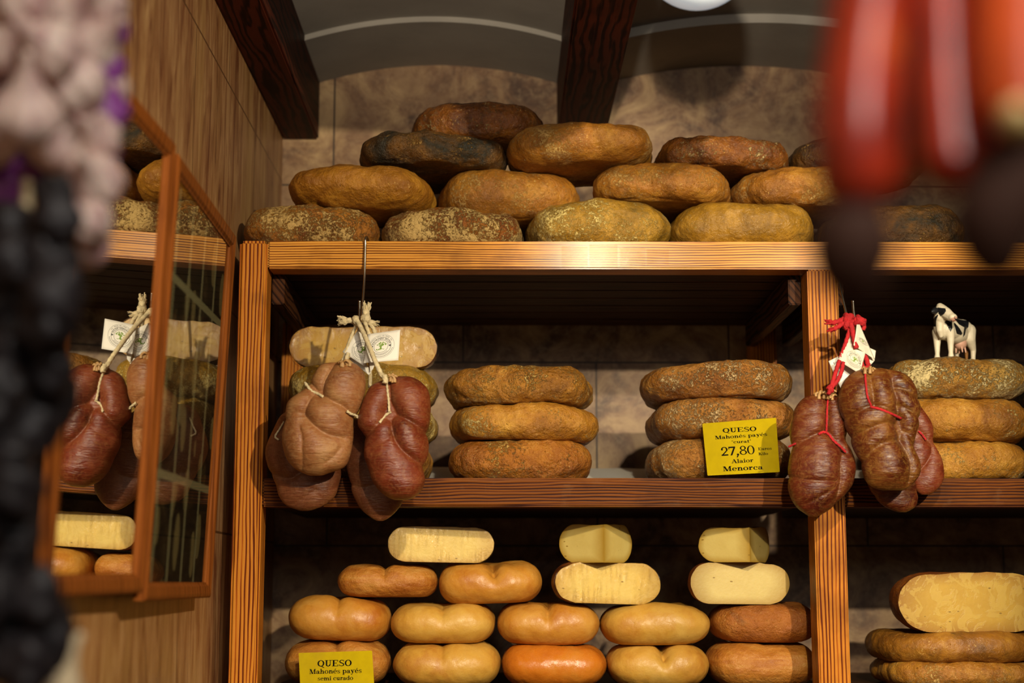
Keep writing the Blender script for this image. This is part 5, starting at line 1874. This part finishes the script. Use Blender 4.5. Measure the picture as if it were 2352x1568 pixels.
peg_z = EYE + 0.66
braid = empty('garlic_braid', (-0.40, 1.16, peg_z), 'pink-white garlic bulbs in a purple net, hanging blurred at the upper left', 'garlic')
spots = [(-30, 20, 1.36), (62, 20, 1.33), (150, 40, 1.37), (222, 10, 1.38), (20, 120, 1.34), (118, 118, 1.32), (206, 110, 1.38),
         (-40, 220, 1.38), (60, 275, 1.30), (178, 205, 1.35), (232, 222, 1.40), (-30, 330, 1.36), (125, 335, 1.37), (215, 320, 1.38),
         (40, 390, 1.42), (222, 420, 1.37), (160, 420, 1.42), (210, 510, 1.37), (190, 565, 1.40), (60, -90, 1.35), (170, -80, 1.36), (-30, -80, 1.38), (230, -100, 1.40)]
for i, (px, py, Y) in enumerate(spots):
    Y -= 0.20
    r = (86 if i == 8 else 68 + (i * 7) % 13) * mpp(Y)
    if i in (17, 18):
        r *= 0.85
    gv, gf = garlic_geo(i, r)
    rot = Matrix.Rotation(random.Random(i).uniform(0, 6), 3, 'Z')
    tilt = Matrix.Rotation(random.Random(i + 50).uniform(-1.3, 1.3), 3, 'Y') @ Matrix.Rotation(random.Random(i + 90).uniform(0.2, 1.5), 3, 'X')
    c = at(px, py, Y)
    mesh_obj('garlic_bulb', [c + tilt @ (rot @ Vector(q)) for q in gv], gf, M['garlic'], braid)
# the net gathers behind the bulbs and shows between them and along the edge
g = Geo()
for (x, y, r_) in ((232, -60, 48), (226, 60, 50), (214, 160, 56), (228, 260, 52), (212, 350, 50), (208, 440, 42), (198, 520, 36), (150, 100, 60), (80, 180, 60), (140, 280, 60), (20, 60, 60),
                   (20, 300, 70), (60, 400, 44), (10, 440, 56), (120, 0, 60)):
    c = at(x + (16 if x > 190 else 0), y, 1.19)
    q = r_ * mpp(1.195)
    v, f = pepper_geo(x + y, q)
    g.add([c + Vector(p) for p in v], f)
o = g.obj('net', M['net'], braid)
o['label'] = 'purple net behind the bulbs'
o = Geo().tube([at(100, -60, 1.24), at(100, -160, 1.22), Vector((-0.40, 1.16, peg_z + 0.006))], 0.006, 8).obj('hanging_cord', M['cord'], braid)

string_ = empty('dried_pepper_string', (-0.43, 1.10, peg_z), 'long string of glossy dark dried peppers, blurred at the left edge', 'dried peppers')
rnd = random.Random(77)


edge = [(355, 150), (420, 186), (500, 182), (600, 178), (700, 172), (800, 168), (900, 158), (960, 140), (1010, 100), (1100, 92), (1200, 96), (1300, 105), (1400, 150), (1450, 155), (1500, 120)]
y = 372
row = 0
while y < 1530:
    xr = float(np.interp(y, [e[0] for e in edge], [e[1] for e in edge]))
    x = xr - 58 + rnd.uniform(-8, 6)
    while x > -60:
        if not (y < 470 and x < 150 - (y - 372) * 1.5):
            Y = 1.06 + rnd.uniform(-0.03, 0.03)
            gv, gf = pepper_geo(rnd.uniform(0, 50), (56 + rnd.uniform(-10, 14)) * mpp(Y))
            c = at(x + rnd.uniform(-16, 10), y + rnd.uniform(-20, 20), Y)
            p = mesh_obj('dried_pepper', [c + Vector(q) for q in gv], gf, M['pepper'], string_)
        x -= 92
    y += 76
    row += 1
Geo().tube([at(40, 1500, 1.09), at(60, 900, 1.09), at(60, 520, 1.12), at(60, 300, 1.25), at(40, -60, 1.25), at(30, -160, 1.2), Vector((-0.43, 1.10, peg_z + 0.006))], 0.004, 8).obj('hanging_cord', M['cord'], string_)
# pale garlic below the peppers
gv, gf = garlic_geo(91, 74 * mpp(1.14, 0))
c = at(112, 1582, 1.14)
bulb = mesh_obj('garlic_bulb', [c + Matrix.Rotation(0.5, 3, 'Y') @ Vector(q) for q in gv], gf, plain('cream_garlic_skin', 'd8c49c', 0.5, bump=0.2, bscale=100), string_)
bulb['label'] = 'cream garlic bulb at the bottom of the string'
peg = Geo().tube([(WX, 1.16, peg_z - 0.006), (-0.45, 1.156, peg_z - 0.006), (-0.395, 1.156, peg_z), (-0.388, 1.156, peg_z + 0.02)], 0.006, 10).tube([(WX, 1.10, peg_z - 0.006), (-0.47, 1.10, peg_z - 0.006), (-0.430, 1.10, peg_z), (-0.424, 1.10, peg_z + 0.02)], 0.006, 10).obj('wall_hook', M['steel'], None, (WX, 1.13, peg_z))
tag(peg, 'double steel wall hook above the frame carrying the garlic', 'hook')

# ------------------------------------------------------------------ red sausages hanging close to the viewer
t = NT('red_chorizo_skin')
v = t.coords()
n1 = t.noise(v, 30, 5, 0.6)
b = t.bsdf(Base_Color=t.ramp(n1, [(0.35, srgb('741606')), (0.55, srgb('a02a0c')), (0.72, srgb('c2501a'))]), Roughness=0.26)
b.inputs['Coat Weight'].default_value = 1.0
b.inputs['Coat Roughness'].default_value = 0.16
t.t.links.new(t.bump(t.noise(v, 70, 4), 0.2, 0.004), b.inputs['Normal'])
M['chorizo'] = t.m
M['chorizo_orange'] = plain('orange_red_sausage_skin', 'b8481a', 0.3, bump=0.2, bscale=60, var=0.2)
M['chorizo_shade'] = plain('shade_dark_sausage_skin', '2c160a', 0.8, spec=0.2, bump=0.3, bscale=60, var=0.2)  # shade on the lower ends, put into the skin colour
rod_z = EYE + 0.38
FY = 0.62


def fore_sausage(label, path, r, knob=None, knob_r=0.0, end=None, m='chorizo'):
    P = [at(x, y, FY + dy) for x, y, dy in path]
    base = Vector((P[0].x, FY, rod_z))
    root = empty('red_sausage', base, label, 'sausage', 'red sausages hanging close to the viewer')
    Geo().tube(P, r, 28, res=10, taper=lambda u: max(0.12, min(1.0, (math.sin(PI * (0.03 + 0.94 * u)) * 2.6)) ** 0.6)).obj('body', M[m], root)
    Geo().tube([P[0] - Vector((0, 0, 0.01)), (P[0] + base) / 2, base + Vector((0, 0, -0.004))], 0.0018, 8).obj('hanging_cord', M['cord'], root)
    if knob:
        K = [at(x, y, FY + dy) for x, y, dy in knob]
        o = Geo().tube(K, knob_r, 24, res=8, taper=lambda u: max(0.1, math.sin(PI * (0.04 + 0.92 * u))) ** 0.5).obj('lower_link', M['chorizo_shade'], root)
        o['label'] = 'lower link with shade in its dark colour'
    if end:
        g = Geo()
        ellipsoid(g, at(*end[0], FY - 0.012), (end[1], end[1], end[1] * 1.1))
        o = g.obj('casing_end', plain('yellow_tied_end', 'c9b070', 0.4), root)
        o['label'] = 'yellowish tied end'
    return root


k_ = mpp(FY, 0.1)
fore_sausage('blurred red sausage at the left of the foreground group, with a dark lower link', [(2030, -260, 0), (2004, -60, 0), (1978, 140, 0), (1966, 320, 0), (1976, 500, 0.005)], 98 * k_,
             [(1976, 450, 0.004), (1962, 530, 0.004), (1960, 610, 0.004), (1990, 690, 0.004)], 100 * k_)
fore_sausage('blurred dark red sausage in the middle of the foreground group', [(2150, -260, 0.02), (2155, -60, 0.02), (2160, 140, 0.02), (2172, 300, 0.02), (2190, 440, 0.02)], 84 * k_)
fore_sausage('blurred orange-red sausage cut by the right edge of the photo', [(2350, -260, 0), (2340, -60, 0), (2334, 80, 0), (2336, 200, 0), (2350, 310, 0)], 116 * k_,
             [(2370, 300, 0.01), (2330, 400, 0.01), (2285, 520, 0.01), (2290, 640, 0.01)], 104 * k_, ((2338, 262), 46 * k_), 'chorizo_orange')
fore_sausage('shaded red sausage behind the gap left of the middle foreground one', [(2085, -260, 0.07), (2078, -60, 0.07), (2074, 140, 0.07), (2078, 300, 0.07), (2090, 420, 0.07)], 70 * k_)
fore_sausage('shaded red sausage behind the gap left of the orange-red foreground one', [(2240, -260, 0.07), (2244, -60, 0.07), (2246, 140, 0.07), (2250, 280, 0.07), (2262, 380, 0.07)], 70 * k_)
g = Geo().tube([(0.10, FY, rod_z + 0.008), (1.00, FY, rod_z + 0.008)], 0.006, 12, spline=False)
rod = g.obj('hanging_rod', M['steel'], None, (0.10, FY, rod_z))
for x in (0.185, 0.935):
    Geo().tube([(x, FY, rod_z + 0.012), (x, FY, BZ)], 0.0035, 8, spline=False).obj('hanger', M['steel'], rod)
tag(rod, 'steel rod above the frame carrying the red sausages', 'rod')
